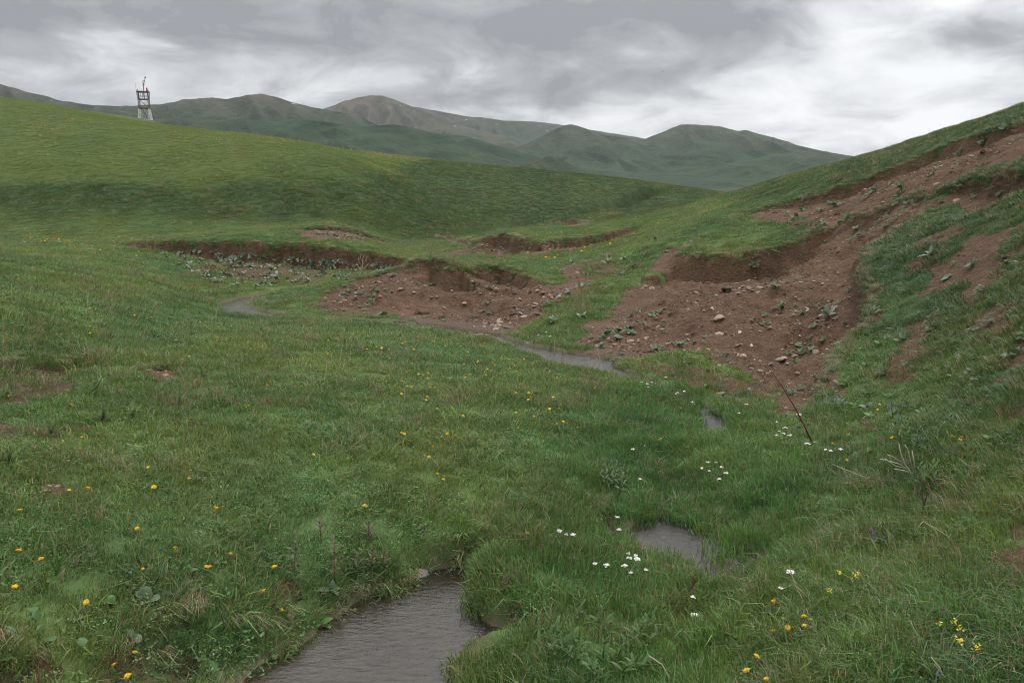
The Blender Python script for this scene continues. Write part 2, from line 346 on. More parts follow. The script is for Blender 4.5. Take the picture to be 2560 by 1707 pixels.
# ---- where the turf is broken: outlines of bare earth, (outline, strength, edge softness)
def W2(pts, **k): return trace(pts, sample, **k)
SOIL = [
 ([(775,770),(800,742),(835,724),(900,698),(960,680),(1010,666),(1060,656),(1090,656),(1118,668),(1138,681),(1170,680),(1230,672),(1270,676),(1310,692),(1350,708),(1390,716),(1415,690),(1425,650),(1450,640),(1462,690),(1480,712),(1410,750),(1350,790),(1300,825),(1240,842),(1150,832),(1050,812),(950,790),(850,786)], 1.0, .10),
 ([(1120,632),(1180,610),(1235,593),(1280,593),(1305,604),(1335,615),(1400,610),(1480,600),(1540,586),(1575,574),(1545,592),(1490,614),(1430,627),(1330,634),(1220,634),(1150,640)], 1.0, .10),
 ([(1440,880),(1480,810),(1560,735),(1630,690),(1700,640),(1725,638),(1790,646),(1850,646),(1900,637),(1960,617),(2010,598),(2040,575),(2000,562),(1950,555),(1880,545),(1850,534),(1950,511),(2050,488),(2120,468),(2180,448),(2260,413),(2360,372),(2450,338),(2560,309),(2660,285),(2660,380),(2560,398),(2450,420),(2340,470),(2330,520),(2250,572),(2170,622),(2165,680),(2180,740),(2185,800),(2100,880),(2070,950),(2050,1000),(1980,990),(1900,960),(1800,900),(1700,880),(1600,890),(1500,915)], 1.0, .10),
 ([(330,607),(400,606),(500,608),(600,609),(700,613),(800,620),(880,630),(960,641),(1024,655),(1015,682),(960,678),(900,668),(820,656),(740,648),(660,643),(600,640),(540,638),(480,634),(420,632),(370,622)], .97, .08),
 ([(430,634),(560,640),(660,645),(800,660),(960,682),(900,700),(800,705),(700,705),(600,700),(520,690)], .60, .25),
 ([(735,575),(800,572),(860,575),(910,586),(950,600),(1000,618),(940,604),(880,602),(800,602),(755,590)], 1.0, .12),
 ([(1085,584),(1120,586),(1160,598),(1215,613),(1195,613),(1130,596)], .9, .08),
 ([(1395,554),(1420,550),(1450,552),(1475,561),(1440,566),(1405,566)], 1.0, .1),
 ([(-60,925),(0,918),(80,908),(190,902),(230,925),(180,985),(60,1010),(-60,1010)], .47, .2),
 ([(-60,1040),(40,1050),(160,1040),(240,1060),(150,1110),(-60,1120)], .44, .2),
 ([(350,920),(400,912),(440,920),(450,950),(400,965),(360,950)], .72, .10),
 ([(95,1205),(150,1200),(170,1235),(110,1245)], .8, .06),
 ([(180,725),(290,725),(320,745),(220,752)], .5, .15),
 ([(-60,1625),(90,1628),(120,1660),(90,1720),(-60,1740)], .47, .1),
 ([(290,1605),(330,1630),(400,1570),(480,1530),(560,1555),(600,1600),(560,1700),(430,1740),(300,1740),(280,1660)], .42, .2),
 ([(620,1470),(720,1440),(760,1480),(720,1540),(640,1560)], .55, .1),
 ([(1480,1290),(1540,1280),(1560,1330),(1500,1340)], .7, .06),
 ([(2150,1040),(2220,1040),(2220,1090),(2160,1080)], .8, .06),
 ([(2040,935),(2090,930),(2110,985),(2060,1000)], .9, .06),
 ([(2460,420),(2600,415),(2620,500),(2500,500),(2470,470)], .9, .08),
 ([(2450,1330),(2600,1280),(2620,1500),(2540,1530),(2470,1450)], .48, .2),
 ([(1440,655),(1520,640),(1560,670),(1480,730),(1400,745)], .5, .15),
 ([(1580,905),(1900,965),(1980,1000),(1900,1000),(1700,985),(1600,950)], .5, .12),
]
def bare(x, y):
    s = np.zeros_like(x)
    for pts, amt, soft in SOIL_W:
        m = near_mask(x, y, pts, soft * 4)
        if not m.any(): continue
        xs, ys = x[m], y[m]; d, _, _ = poly_dist(xs, ys, pts, True); sd = np.where(in_poly(xs, ys, pts), d, -d)
        rr = np.hypot(xs, ys); sf = soft * np.clip(rr / 9, .6, 2.5)
        v = sstep(-sf, sf, sd + sf * 1.6 * fbm(xs / .45, ys / .45, 3, 131)) * amt
        s[m] = np.maximum(s[m], v)
    for pts, wd, ln in SCARPS:
        m = near_mask(x, y, pts, .8)
        if not m.any(): continue
        xs, ys = x[m], y[m]; d, sg, v = poly_dist(xs, ys, pts); sd = d * sg
        s[m] = np.maximum(s[m], (np.hypot(xs, ys) > 6.5) * sstep(.05, .14, v) * sstep(.0, .05, sd) * (1 - sstep(wd + .12, wd + .4, sd)))
    # thin, trodden turf of the right-hand slope
    m = near_mask(x, y, THIN_W, .8)
    if m.any():
        xs, ys = x[m], y[m]; d, _, _ = poly_dist(xs, ys, THIN_W, True); k = sstep(-.1, .6, np.where(in_poly(xs, ys, THIN_W), d, -d))
        n = fbm(xs / .55 + .3 * fbm(xs, ys, 2, 9), ys / .8, 4, 151)
        s[m] = np.maximum(s[m], k * sstep(-.35, .3, n) * .9)
    return s
SOIL_W = [(W2(p), a, s) for p, a, s in SOIL]
THIN_W = W2([(2200,640),(2330,560),(2560,520),(2760,520),(2760,1150),(2560,1200),(2450,1150),(2300,1000),(2200,1020),(2130,960),(2200,860),(2230,760)])
LUSH_W = W2([(1130,1440),(1300,1400),(1400,1330),(1470,1230),(1480,1100),(1570,960),(1700,960),(1830,1000),(1960,1080),(2080,1170),(2070,1300),(1960,1460),(1880,1600),(1780,1760),(1130,1780),(1140,1640),(1260,1560)])
BREAK_W = W2([(-400,452),(0,452),(250,458),(500,463),(700,453),(850,432),(960,410),(1040,402)])
MATTED_W = W2([(2020,980),(2150,1000),(2300,1040),(2560,1150),(2800,1200),(2800,1800),(2000,1800),(1960,1500),(2080,1300),(2090,1160),(2000,1080)])
SL = bare(GX, GY)
near_c = np.zeros_like(GX); dc, _, hwc = poly_dist(GX, GY, COURSE); di, _, hwi = poly_dist(GX, GY, INLET); de, _, hwe = poly_dist(GX, GY, EDGEPOOL)
WLV = water_level(GY)
inmarsh = in_poly(GX, GY, MARSH)
NEARW = (dc < hwc + .5) | (di < hwi + .4) | (de < hwe + .3) | (poly_dist(GX, GY, MARSH, True)[0] < .25) | inmarsh
WET = np.where(NEARW, sstep(.07, -.01, GZ - WLV), 0.0) * (GY < 40)
WET *= np.where((dc < hwc + .5) | (di < hwi + .4) | (de < hwe + .3), 1, 1)
def zone(x, y):
    """living colour of the sward (linear), lushness 0..1, mattedness 0..1, upper-slope 0..1"""
    r = np.hypot(x, y)
    d, s, _ = poly_dist(x, y, BREAK_W)
    up = sstep(-2.0, 3.0, -d * s + 2.5 * fbm(x / 6, y / 6, 3, 5)) * (r > 30)
    d, _, _ = poly_dist(x, y, LUSH_W, True); lush = sstep(-.25, .35, np.where(in_poly(x, y, LUSH_W), d, -d) + .2 * fbm(x / .6, y / .6, 2, 6))
    d, _, _ = poly_dist(x, y, MATTED_W, True); mat = sstep(-.3, .4, np.where(in_poly(x, y, MATTED_W), d, -d))
    right = sstep(-.3, 1.2, x - (0.2 * y + 1.8)) * (y < 40) * (1 - lush)
    n1 = fbm(x / (1.2 + .05 * r), y / (1.2 + .05 * r), 3, 7); n2 = fbm(x / (.35 + .02 * r), y / (.35 + .02 * r), 3, 8)
    c = np.empty(x.shape + (3,))
    base = np.array([.104, .172, .055]); upc = np.array([.122, .182, .044]); lu = np.array([.096, .182, .060]); rt = np.array([.054, .100, .041]); bank = np.array([.060, .110, .036])  # bank is darkened to stand for the shade in its longer grass
    bk = sstep(34.5, 39, y + 1.2 * fbm(x / 4, y / 4, 2, 19)) * (1 - up) * (x < .25 * y + 6)
    c[:] = base
    c += (bank - base) * bk[..., None]; c += (upc - c) * up[..., None]
    c += (rt - c) * (right * .85)[..., None]; c += (lu - c) * lush[..., None]
    k = np.clip(n1 * .9, -.8, .8) * (1 - .6 * up)
    c *= (1 + (.22 - .14 * up) * n2 + (.12 - .06 * up) * n1)[..., None]
    c[..., 0] *= 1 + .20 * k; c[..., 2] *= 1 - .15 * k
    far = sstep(140, 500, r)[..., None]; c = c * (1 - far) + np.array([.040, .062, .029]) * far
    return np.clip(c, .008, .4), lush, mat, up
GC, LUSH, MATT, UPS = zone(GX, GY)

# ------------------------------------------------------------------ materials
def new_mat(name):
    m = bpy.data.materials.new(name); m.use_nodes = True; nt = m.node_tree; nt.nodes.clear()
    return m, nt, nt.nodes.new, nt.links.new
class NB:
    """a few shorthands for building node trees"""
    def __init__(s, name):
        s.m, s.nt, s.N, s.L = new_mat(name); s.out = s.N('ShaderNodeOutputMaterial')
    def put(s, sock, v):
        if hasattr(v, 'links'): s.L(v, sock)
        else: sock.default_value = v
    def math(s, op, a, b=0.0, c=0.0, clamp=False):
        m = s.N('ShaderNodeMath'); m.operation = op; m.use_clamp = clamp
        for i, v in enumerate((a, b, c)): s.put(m.inputs[i], v)
        return m.outputs[0]
    def attr(s, name, typ='GEOMETRY', out='Fac'):
        a = s.N('ShaderNodeAttribute'); a.attribute_name = name; a.attribute_type = typ; return a.outputs[out]
    def pos(s): return s.N('ShaderNodeNewGeometry').outputs['Position']
    def obj(s): return s.N('ShaderNodeTexCoord').outputs['Object']
    def noise(s, vec, scale, detail=4, rough=.55, dist=0.0, out=0):
        n = s.N('ShaderNodeTexNoise'); s.L(vec, n.inputs['Vector']); n.inputs['Scale'].default_value = scale
        n.inputs['Detail'].default_value = detail; n.inputs['Roughness'].default_value = rough; n.inputs['Distortion'].default_value = dist
        return n.outputs[out]
    def voro(s, vec, scale, feat='F1', out='Distance', rnd=1.0):
        n = s.N('ShaderNodeTexVoronoi'); n.feature = feat; s.L(vec, n.inputs['Vector']); n.inputs['Scale'].default_value = scale
        n.inputs['Randomness'].default_value = rnd
        return n.outputs[out]
    def scale(s, vec, sc):
        n = s.N('ShaderNodeMapping'); s.L(vec, n.inputs[0]); n.inputs['Scale'].default_value = sc; return n.outputs[0]
    def ramp(s, fac, stops, interp='LINEAR'):
        r = s.N('ShaderNodeValToRGB'); s.put(r.inputs[0], fac); e = r.color_ramp.elements; r.color_ramp.interpolation = interp
        while len(e) < len(stops): e.new(.5)
        for i, (p, c) in enumerate(stops):
            e[i].position = p; e[i].color = (c, c, c, 1) if isinstance(c, (int, float)) else tuple(c) + (1,)
        return r.outputs[0]
    def mix(s, f, a, b, mode='MIX'):
        n = s.N('ShaderNodeMix'); n.data_type = 'RGBA'; n.blend_type = mode
        s.put(n.inputs[0], f); s.put(n.inputs[6], a if hasattr(a, 'links') else tuple(a) + (1,)); s.put(n.inputs[7], b if hasattr(b, 'links') else tuple(b) + (1,))
        return n.outputs[2]
    def bump(s, h, strength, dist, nrm=None):
        b = s.N('ShaderNodeBump'); s.put(b.inputs['Height'], h); b.inputs['Strength'].default_value = strength; b.inputs['Distance'].default_value = dist
        if nrm is not None: s.L(nrm, b.inputs['Normal'])
        return b.outputs[0]
    def princ(s, col, rough=.8, spec=.25, nrm=None, metal=0.0):
        p = s.N('ShaderNodeBsdfPrincipled'); s.put(p.inputs['Base Color'], col if hasattr(col, 'links') else tuple(col) + (1,))
        s.put(p.inputs['Roughness'], rough); p.inputs['Specular IOR Level'].default_value = spec; p.inputs['Metallic'].default_value = metal
        if nrm is not None: s.L(nrm, p.inputs['Normal'])
        return p.outputs[0]
    def done(s, sh, vol=None):
        s.L(sh, s.out.inputs[0]); return s.m
def soil_color(b, P):
    n1 = b.noise(P, .9, 6, .68); n2 = b.noise(P, 7.0, 6, .7); v = b.voro(P, 70.0, 'F1', 'Color')
    c = b.ramp(n1, [(.28, (.048, .028, .017)), (.47, (.088, .050, .029)), (.74, (.138, .084, .049))])
    c = b.mix(b.math('MULTIPLY', b.ramp(n2, [(.38, 0), (.68, 1)]), .5), c, (.150, .092, .058))
    sep = b.N('ShaderNodeSeparateColor'); b.L(v, sep.inputs[0])
    c = b.mix(b.math('MULTIPLY', b.ramp(sep.outputs[0], [(.80, 0), (.9, 1)]), .35), c, (.22, .165, .12))     # grit and small flakes of stone
    c = b.mix(b.math('MULTIPLY', b.ramp(sep.outputs[1], [(.8, 0), (.95, 1)]), .5), c, (.060, .036, .027))
    return c
def soil_bump(b, P, k=None):
    n = b.noise(P, 4.0, 8, .72); f = b.noise(P, 38, 6, .7); v = b.voro(P, 18.0)
    h = b.math('ADD', b.math('MULTIPLY', n, .7), b.math('ADD', b.math('MULTIPLY', f, .25), b.math('MULTIPLY', v, -.22)))
    if k is not None: h = b.math('MULTIPLY', h, k)
    return b.bump(h, 1.0, .10)
def ground_mat():
    b = NB('turf_and_earth'); P = b.pos()
    soil = b.attr('soil'); wet = b.attr('wet'); gc = b.attr('sward', out='Color')
    brk = b.math('ADD', soil, b.math('MULTIPLY', b.math('SUBTRACT', b.noise(P, 9.0, 5, .65), .5), .75))
    sm = b.ramp(brk, [(.31, 0), (.47, 1)])
    n = b.noise(P, 11.0, 9, .72); n2 = b.noise(P, 1.6, 6, .7)
    g = b.mix(b.ramp(n, [(.30, 0), (.7, 1)]), (.42, .44, .40), (.84, .82, .78)); g = b.mix(1.0, gc, g, 'MULTIPLY')  # mottled floor, darkened to match the self-shadow of the tufts above
    g = b.mix(b.math('MULTIPLY', b.ramp(n2, [(.42, 0), (.75, 1)]), .30), g, (.085, .088, .036))               # thatch between the blades
    s = soil_color(b, P)
    c = b.mix(sm, g, s)
    mud = b.mix(b.ramp(b.noise(P, 12, 4, .6), [(.3, 0), (.7, 1)]), (.064, .045, .027), (.105, .076, .048))
    c = b.mix(wet, c, mud)
    rough = b.math('SUBTRACT', .95, b.math('MULTIPLY', wet, .45))
    return b.done(b.princ(c, rough, .2, soil_bump(b, P, b.math('ADD', .06, b.math('MULTIPLY', sm, .94)))))
GM = ground_mat()
ground = fast_grid('ground', np.stack([GX, GY, GZ], -1).reshape(-1, 3), NR, NA, True, GM)
tag(ground, kind='structure')
add_attr(ground, 'soil', SL); add_attr(ground, 'wet', WET)
GRR = np.hypot(GX, GY)
add_attr(ground, 'sward', np.concatenate([GC * (1 - .34 * sstep(20, 42, GRR) * (1 - sstep(140, 400, GRR)))[..., None], np.ones(GC.shape[:2] + (1,))], -1), 'FLOAT_COLOR')  # mid-distance ground colour lowered to carry the tufts' self-shadow

# ------------------------------------------------------------------ stream
def water_mat():
    b = NB('stream_water'); P = b.pos()
    n = b.noise(b.scale(P, (1.0, 2.4, 1)), 13.0, 4, .6, .6); n2 = b.noise(b.scale(P, (1, 2.0, 1)), 42.0, 3, .6, .3)
    nr = b.bump(b.math('ADD', n, b.math('MULTIPLY', n2, .12)), .35, .012)
    fr = b.N('ShaderNodeFresnel'); fr.inputs['IOR'].default_value = 1.72; b.L(nr, fr.inputs['Normal'])
    gl = b.N('ShaderNodeBsdfGlossy'); gl.inputs['Roughness'].default_value = .03; b.L(nr, gl.inputs['Normal']); gl.inputs['Color'].default_value = (1.0, 1.0, .96, 1)
    tr = b.N('ShaderNodeBsdfTransparent'); tr.inputs['Color'].default_value = (.66, .60, .52, 1)
    silt = b.N('ShaderNodeBsdfDiffuse'); silt.inputs['Color'].default_value = (.072, .062, .050, 1)
    m0 = b.N('ShaderNodeMixShader'); m0.inputs[0].default_value = .16; b.L(tr.outputs[0], m0.inputs[1]); b.L(silt.outputs[0], m0.inputs[2])
    m1 = b.N('ShaderNodeMixShader'); b.L(b.math('MULTIPLY', fr.outputs[0], 1.0, clamp=True), m1.inputs[0]); b.L(m0.outputs[0], m1.inputs[1]); b.L(gl.outputs[0], m1.inputs[2])
    return b.done(m1.outputs[0])
def build_stream():
    low = NEARW & (GZ < WLV + .012) & (GY < 24) & (RAD[:, None] < 30) & (np.abs(ANG)[None] < R(47))
    cell = np.zeros((NR - 1, 1000), bool)
    a = low[:, :1001]; cell = a[:-1, :-1] | a[1:, :-1] | a[:-1, 1:] | a[1:, 1:]
    I, J = np.nonzero(cell); idx = -np.ones(NR * 1001, int)
    q = np.stack([I * 1001 + J, I * 1001 + J + 1, (I + 1) * 1001 + J + 1, (I + 1) * 1001 + J], 1)
    u, inv = np.unique(q.ravel(), return_inverse=True)
    xs = GX[:, :1001].ravel()[u]; ys = GY[:, :1001].ravel()[u]
    o = mesh_obj('stream', np.stack([xs, ys, water_level(ys)], 1), inv.reshape(-1, 4), water_mat())
    tag(o, kind='structure')
build_stream()

# ------------------------------------------------------------------ mountains
def mountain_mat(name, brown, top0, top1, seed):
    b = NB(name); P = b.pos(); sep = b.N('ShaderNodeSeparateXYZ'); b.L(P, sep.inputs[0])
    n1 = b.noise(P, .0016, 6, .6); n2 = b.noise(P, .009, 6, .68); n3 = b.noise(b.scale(P, (1, 1, 2.5)), .03, 5, .7)
    g = b.ramp(n2, [(.3, (.022, .038, .022)), (.5, (.033, .056, .029)), (.72, (.050, .074, .038))])
    br = b.ramp(n2, [(.3, (.072, .062, .048)), (.7, (.130, .110, .082))])
    h = b.math('ADD', b.math('DIVIDE', b.math('SUBTRACT', sep.outputs[2], top0), top1 - top0), b.math('MULTIPLY', b.math('SUBTRACT', n1, .5), 1.8))
    h = b.math('ADD', h, b.math('MULTIPLY', b.math('SUBTRACT', n2, .5), .9))
    c = b.mix(b.math('MULTIPLY', b.ramp(h, [(.2, 0), (.9, 1)]), brown), g, br)
    c = b.mix(b.math('MULTIPLY', b.ramp(n3, [(.62, 0), (.75, 1)]), .35), c, (.060, .052, .045))
    return b.done(b.princ(c, .95, .1, b.bump(b.math('ADD', n2, b.math('MULTIPLY', n3, .4)), 1.0, 32.0)))
MOUNT = {}
def mountain(key, crest, D, Wf, Wb, zf, brown, top, seed, spur=.16, nx=300, ny=110):
    C = np.array([at_Y(px, py, D)[[0, 2]] for px, py in crest]); C = C[np.argsort(C[:, 0])]
    H = C[:, 1].max() - zf
    x0, x1 = C[0, 0] - (C[0, 1] - zf) * 2.6 - 50, C[-1, 0] + (C[-1, 1] - zf) * 2.6 + 50
    X = np.linspace(x0, x1, nx); zc = np.interp(X, np.r_[x0, C[:, 0], x1], np.r_[zf, C[:, 1], zf])
    zc = zc + H * .006 * fbm(X / 90.0, X * 0 + seed, 4, seed)
    def sm(a, k):
        k = max(1, int(k)); kern = np.hanning(2 * k + 3)[1:-1]; kern /= kern.sum(); return np.convolve(np.pad(a, k, 'edge'), kern, 'valid')
    levels = [sm(zc, s) for s in (0, 4, 9, 16, 26)]
    T = np.r_[np.linspace(-1, 0, 22)[:-1], np.linspace(0, 1, ny) ** 1.15]
    XX, TT = np.meshgrid(X, T)
    lv = np.clip(np.abs(TT) * 4, 0, 3.999); li = lv.astype(int); f = lv - li
    LV = np.array(levels); jj = np.broadcast_to(np.arange(nx), TT.shape)
    zz = LV[li, jj] * (1 - f) + LV[li + 1, jj] * f
    wig = D * .02 * fbm(X / (Wf * .6), X * 0 + 3.3 + seed, 3, seed + 4)
    YY = D + wig[None] * 1.0 - np.where(TT > 0, TT * Wf, TT * Wb)
    prof = np.where(TT > 0, (1 - TT) ** 1.25 * (1 - .12 * np.sin(np.pi * TT)), 1 - np.abs(TT) ** 1.2)
    wx = XX + Wf * .10 * fbm(XX / (Wf * .35), YY / (Wf * .35), 2, seed + 8)
    rid = 1 - 2 * np.abs(perlin(wx / (Wf * .16), YY / (Wf * .9), seed + 1)) + .5 * (1 - 2 * np.abs(perlin(wx / (Wf * .07), YY / (Wf * .4), seed + 2)))
    env = np.sin(np.pi * np.clip(TT, 0, 1) ** .6) * (TT > 0)
    ZZ = zf + (zz - zf) * prof + (zz - zf) * spur * env * (rid - 1.0) + H * .012 * fbm(XX / (Wf * .05), YY / (Wf * .05), 4, seed + 3) * env
    o = fast_grid('mountain', np.stack([XX, YY, ZZ], -1).reshape(-1, 3), TT.shape[0], nx, False, mountain_mat('mountain_turf_' + key, brown, zf + H * top, zf + H * 1.0, seed))
    tag(o, kind='structure'); MOUNT[key] = (o, XX, YY, ZZ)
    return o
mountain('knoll', [(1230,428),(1267,418),(1317,405),(1345,400),(1366,392),(1376,390),(1388,394),(1400,399),(1450,422),(1508,448)], 2300, 420, 300, -62, .25, .5, 31, .15, 160, 60)
mountain('near', [(-200,280),(100,292),(287,300),(420,300),(536,291),(600,296),(670,306),(730,303),(784,302),(830,308),(890,318),(945,316),(984,313),(1037,321),(1087,334),(1164,341),(1221,358),(1297,380),(1351,395),(1420,412),(1500,428)], 3000, 1300, 900, -60, .18, .6, 41, .24, 520)
mountain('right', [(1500,438),(1640,432),(1760,418),(1850,402),(1930,386),(1997,377),(2043,380),(2100,388),(2138,395),(2300,405),(2500,420)], 3600, 1500, 900, -60, .2, .55, 51, .17, 380)
mountain('twin', [(-500,150),(-250,180),(0,210),(77,230),(153,251),(230,264),(287,268),(341,267),(406,262),(459,249),(513,244),(543,245),(566,249),(612,240),(640,236),(651,235),(689,242),(727,256),(765,264),(807,274),(876,284),(945,312),(1050,345),(1200,380)], 4600, 1700, 1200, -60, .75, .35, 61, .21, 520)
mountain('peak', [(1180,395),(1250,383),(1300,368),(1355,341),(1390,323),(1412,313),(1428,311),(1447,315),(1470,324),(1508,336),(1546,343),(1569,347),(1588,357),(1640,380),(1700,400)], 5000, 1500, 900, -60, .35, .4, 71, .18)
mountain('broad', [(1300,425),(1450,395),(1520,377),(1588,357),(1642,337),(1663,329),(1683,319),(1706,311),(1744,311),(1805,317),(1844,328),(1863,326),(1897,336),(1947,351),(1985,363),(2043,376),(2085,386),(2200,400),(2350,420)], 5300, 1900, 1100, -60, .45, .4, 81, .20, 420)
mountain('summit', [(640,320),(720,300),(807,274),(850,257),(900,243),(925,239),(955,240),(980,247),(1030,266),(1060,280),(1110,300),(1170,318),(1240,336),(1328,352),(1420,375)], 6800, 2400, 1500, -60, .95, .25, 91, .20, 380)
mountain('rear', [(950,262),(1030,268),(1068,275),(1120,284),(1167,292),(1206,295),(1259,303),(1336,303),(1397,309),(1470,322),(1540,333),(1600,345),(1680,360),(1800,380)], 8600, 2400, 1200, -60, .6, .35, 101, .2, 380)

# ------------------------------------------------------------------ air
def haze_box():
    x, y0, y1, z0, z1 = 11200.0, -11200.0, 11200.0, float(GZ.min()) - 30.0, 1400.0
    z0 = min(z0, -70.0)
    v = [(-x, y0, z0), (x, y0, z0), (x, y1, z0), (-x, y1, z0), (-x, y0, z1), (x, y0, z1), (x, y1, z1), (-x, y1, z1)]
    f = [(0, 3, 2, 1), (4, 5, 6, 7), (0, 1, 5, 4), (1, 2, 6, 5), (2, 3, 7, 6), (3, 0, 4, 7)]
    m, nt, N, L = new_mat('haze'); out = N('ShaderNodeOutputMaterial'); pv = N('ShaderNodeVolumePrincipled')
    pv.inputs['Color'].default_value = (.86, .92, 1.0, 1); pv.inputs['Density'].default_value = 2.3e-5; pv.inputs['Anisotropy'].default_value = .2
    L(pv.outputs[0], out.inputs['Volume'])
    o = mesh_obj('haze', v, f, m, smooth=False); tag(o, 'pale thin mist filling the air between the far hills', 'haze', kind='stuff')
haze_box()
# ------------------------------------------------------------------ sward
def blade_mat():
    b = NB('grass_blade'); c = b.attr('gcol', 'INSTANCER', 'Color'); v = b.attr('bv'); dry = b.attr('dry')
    c = b.mix(1.0, c, b.ramp(v, [(0, (.62, .66, .60)), (.5, (1, 1, 1)), (1, (1.55, 1.38, 1.2))]), 'MULTIPLY')
    c = b.mix(dry, c, b.ramp(v, [(0, (.15, .115, .07)), (1, (.33, .27, .17))]))
    p = b.princ(c, .5, .32)
    t = b.N('ShaderNodeBsdfTranslucent'); b.L(b.mix(1.0, c, (1.25, 1.3, .7), 'MULTIPLY'), t.inputs[0])
    m = b.N('ShaderNodeMixShader'); m.inputs[0].default_value = .28; b.L(p, m.inputs[1]); b.L(t.outputs[0], m.inputs[2])
    return b.done(m.outputs[0])
BM = blade_mat()
def tuft(name, n, rad, hmin, hmax, wid, lean, comb, curve, dryp, seed, leaf=False, flat=0.0):
    """blades of one tuft; comb leans them all towards +X"""
    g = np.random.default_rng(seed); V = []; Fc = []; bv = []; dr = []
    for k in range(n):
        a = g.uniform(0, 2 * math.pi); rr = rad * math.sqrt(g.uniform()); x, y = rr * math.cos(a), rr * math.sin(a)
        h = g.uniform(hmin, hmax) * (1 - .35 * (rr / rad) ** 2); wd = wid * g.uniform(.6, 1.25)
        la = g.uniform(0, 2 * math.pi); lx = lean * math.cos(la) * g.uniform(.2, 1) + comb + .35 * lean * math.cos(a); ly = lean * math.sin(la) * g.uniform(.2, 1) + .35 * lean * math.sin(a)
        fa = g.uniform(0, math.pi); wx, wy = math.cos(fa) * wd / 2, math.sin(fa) * wd / 2
        i = len(V); cv = curve * g.uniform(.3, 1.3); val = g.uniform(); d = 1.0 if g.uniform() < dryp else 0.0
        if leaf:     # small stalked leaf lying open
            la2 = g.uniform(0, 2 * math.pi); L = wd * 2.2; cx, cy = math.cos(la2), math.sin(la2); z0 = h * .75; up = g.uniform(-.1, .5)
            pts = [(0, 0), (.3, .42), (.7, .40), (1, 0), (.7, -.40), (.3, -.42)]
            for (t, s) in pts: V.append((x + cx * t * L - cy * s * wd * 1.5, y + cy * t * L + cx * s * wd * 1.5, z0 + up * t * L - abs(s) * wd * .25))
            Fc += [(i, i + 1, i + 2, i + 3), (i, i + 3, i + 4, i + 5)]; m = 6
        else:
            V += [(x - wx, y - wy, -.012), (x + wx, y + wy, -.012)]
            mx, my = x + lx * h * .38, y + ly * h * .38
            V += [(mx - wx * .85, my - wy * .85, h * .58), (mx + wx * .85, my + wy * .85, h * .58)]
            V += [(x + lx * h * (1.0 + cv * .5), y + ly * h * (1.0 + cv * .5), h * (1 - cv * .30) - flat * h)]
            Fc += [(i, i + 1, i + 3, i + 2), (i + 2, i + 3, i + 4)]; m = 5
        bv += [val] * m; dr += [d] * m
    o = mesh_obj(name, V, Fc, BM, link=False)
    add_attr(o, 'bv', bv); add_attr(o, 'dry', dr)
    return o
TUFTS = []
for k in range(4): TUFTS.append(tuft('a%02d' % k, 56, .080, .016, .050, .0030, .8, 0, .8, .06, 100 + k))                # 0-3 short turf
for k in range(3): TUFTS.append(tuft('b%02d' % k, 60, .080, .05, .115, .0036, .42, .06, .7, .03, 200 + k))              # 4-6 tall marsh grass
for k in range(3): TUFTS.append(tuft('c%02d' % k, 52, .090, .035, .085, .0032, .8, .5, 1.0, .08, 300 + k, flat=.10))   # 7-9 combed grass
for k in range(2): TUFTS.append(tuft('d%02d' % k, 34, .080, .010, .032, .0062, 0, 0, 0, .02, 400 + k, leaf=True))        # 10-11 clover and small herbs
TUFTS.append(tuft('e00', 34, .07, .06, .15, .0032, .75, 0, .9, .93, 500))                                                 # 12 dead tuft
for k in range(2): TUFTS.append(tuft('f%02d' % k, 50, .080, .03, .075, .0032, .75, 0, .9, .10, 600 + k))                  # 13-14 medium
for k in range(2): TUFTS.append(tuft('g%02d' % k, 13, .03, .02, .05, .012, 0, 0, 0, 0, 700 + k, leaf=True))                # 15-16 seedling rosettes
TUFTS.append(tuft('h00', 30, .06, .05, .12, .0030, .5, .9, 1.2, .85, 800, flat=.5))                                       # 17 roots and dead blades hanging over an edge
TUFTS.append(tuft('i00', 9, .06, .10, .20, .0016, .5, .1, .5, .8, 900))                                                    # 18 seed stalks
for k in range(2): TUFTS.append(tuft('j%02d' % k, 16, .06, .04, .11, .0075, .9, .1, 1.2, .05, 910 + k))                  # 19-20 broad blades
TCOL = bpy.data.collections.new('sward_sources')
for o in TUFTS: TCOL.objects.link(o)
def instancer_group(name, coll):
    g = bpy.data.node_groups.new(name, 'GeometryNodeTree')
    g.interface.new_socket('Geometry', in_out='INPUT', socket_type='NodeSocketGeometry'); g.interface.new_socket('Geometry', in_out='OUTPUT', socket_type='NodeSocketGeometry')
    N = g.nodes.new; L = g.links.new
    gi = N('NodeGroupInput'); go = N('NodeGroupOutput'); ip = N('GeometryNodeInstanceOnPoints'); ci = N('GeometryNodeCollectionInfo')
    ci.inputs['Collection'].default_value = coll; ci.inputs['Separate Children'].default_value = True; ci.inputs['Reset Children'].default_value = True
    def na(nm, t):
        n = N('GeometryNodeInputNamedAttribute'); n.data_type = t; n.inputs[0].default_value = nm
        return [o for o in n.outputs if o.enabled and o.name == 'Attribute'][0]
    L(gi.outputs[0], ip.inputs['Points']); L(ci.outputs[0], ip.inputs['Instance']); ip.inputs['Pick Instance'].default_value = True
    L(na('idx', 'INT'), ip.inputs['Instance Index']); L(na('scl', 'FLOAT_VECTOR'), ip.inputs['Scale'])
    er = N('FunctionNodeEulerToRotation'); L(na('rot', 'FLOAT_VECTOR'), er.inputs[0]); L(er.outputs[0], ip.inputs['Rotation'])
    L(ip.outputs[0], go.inputs[0]); return g
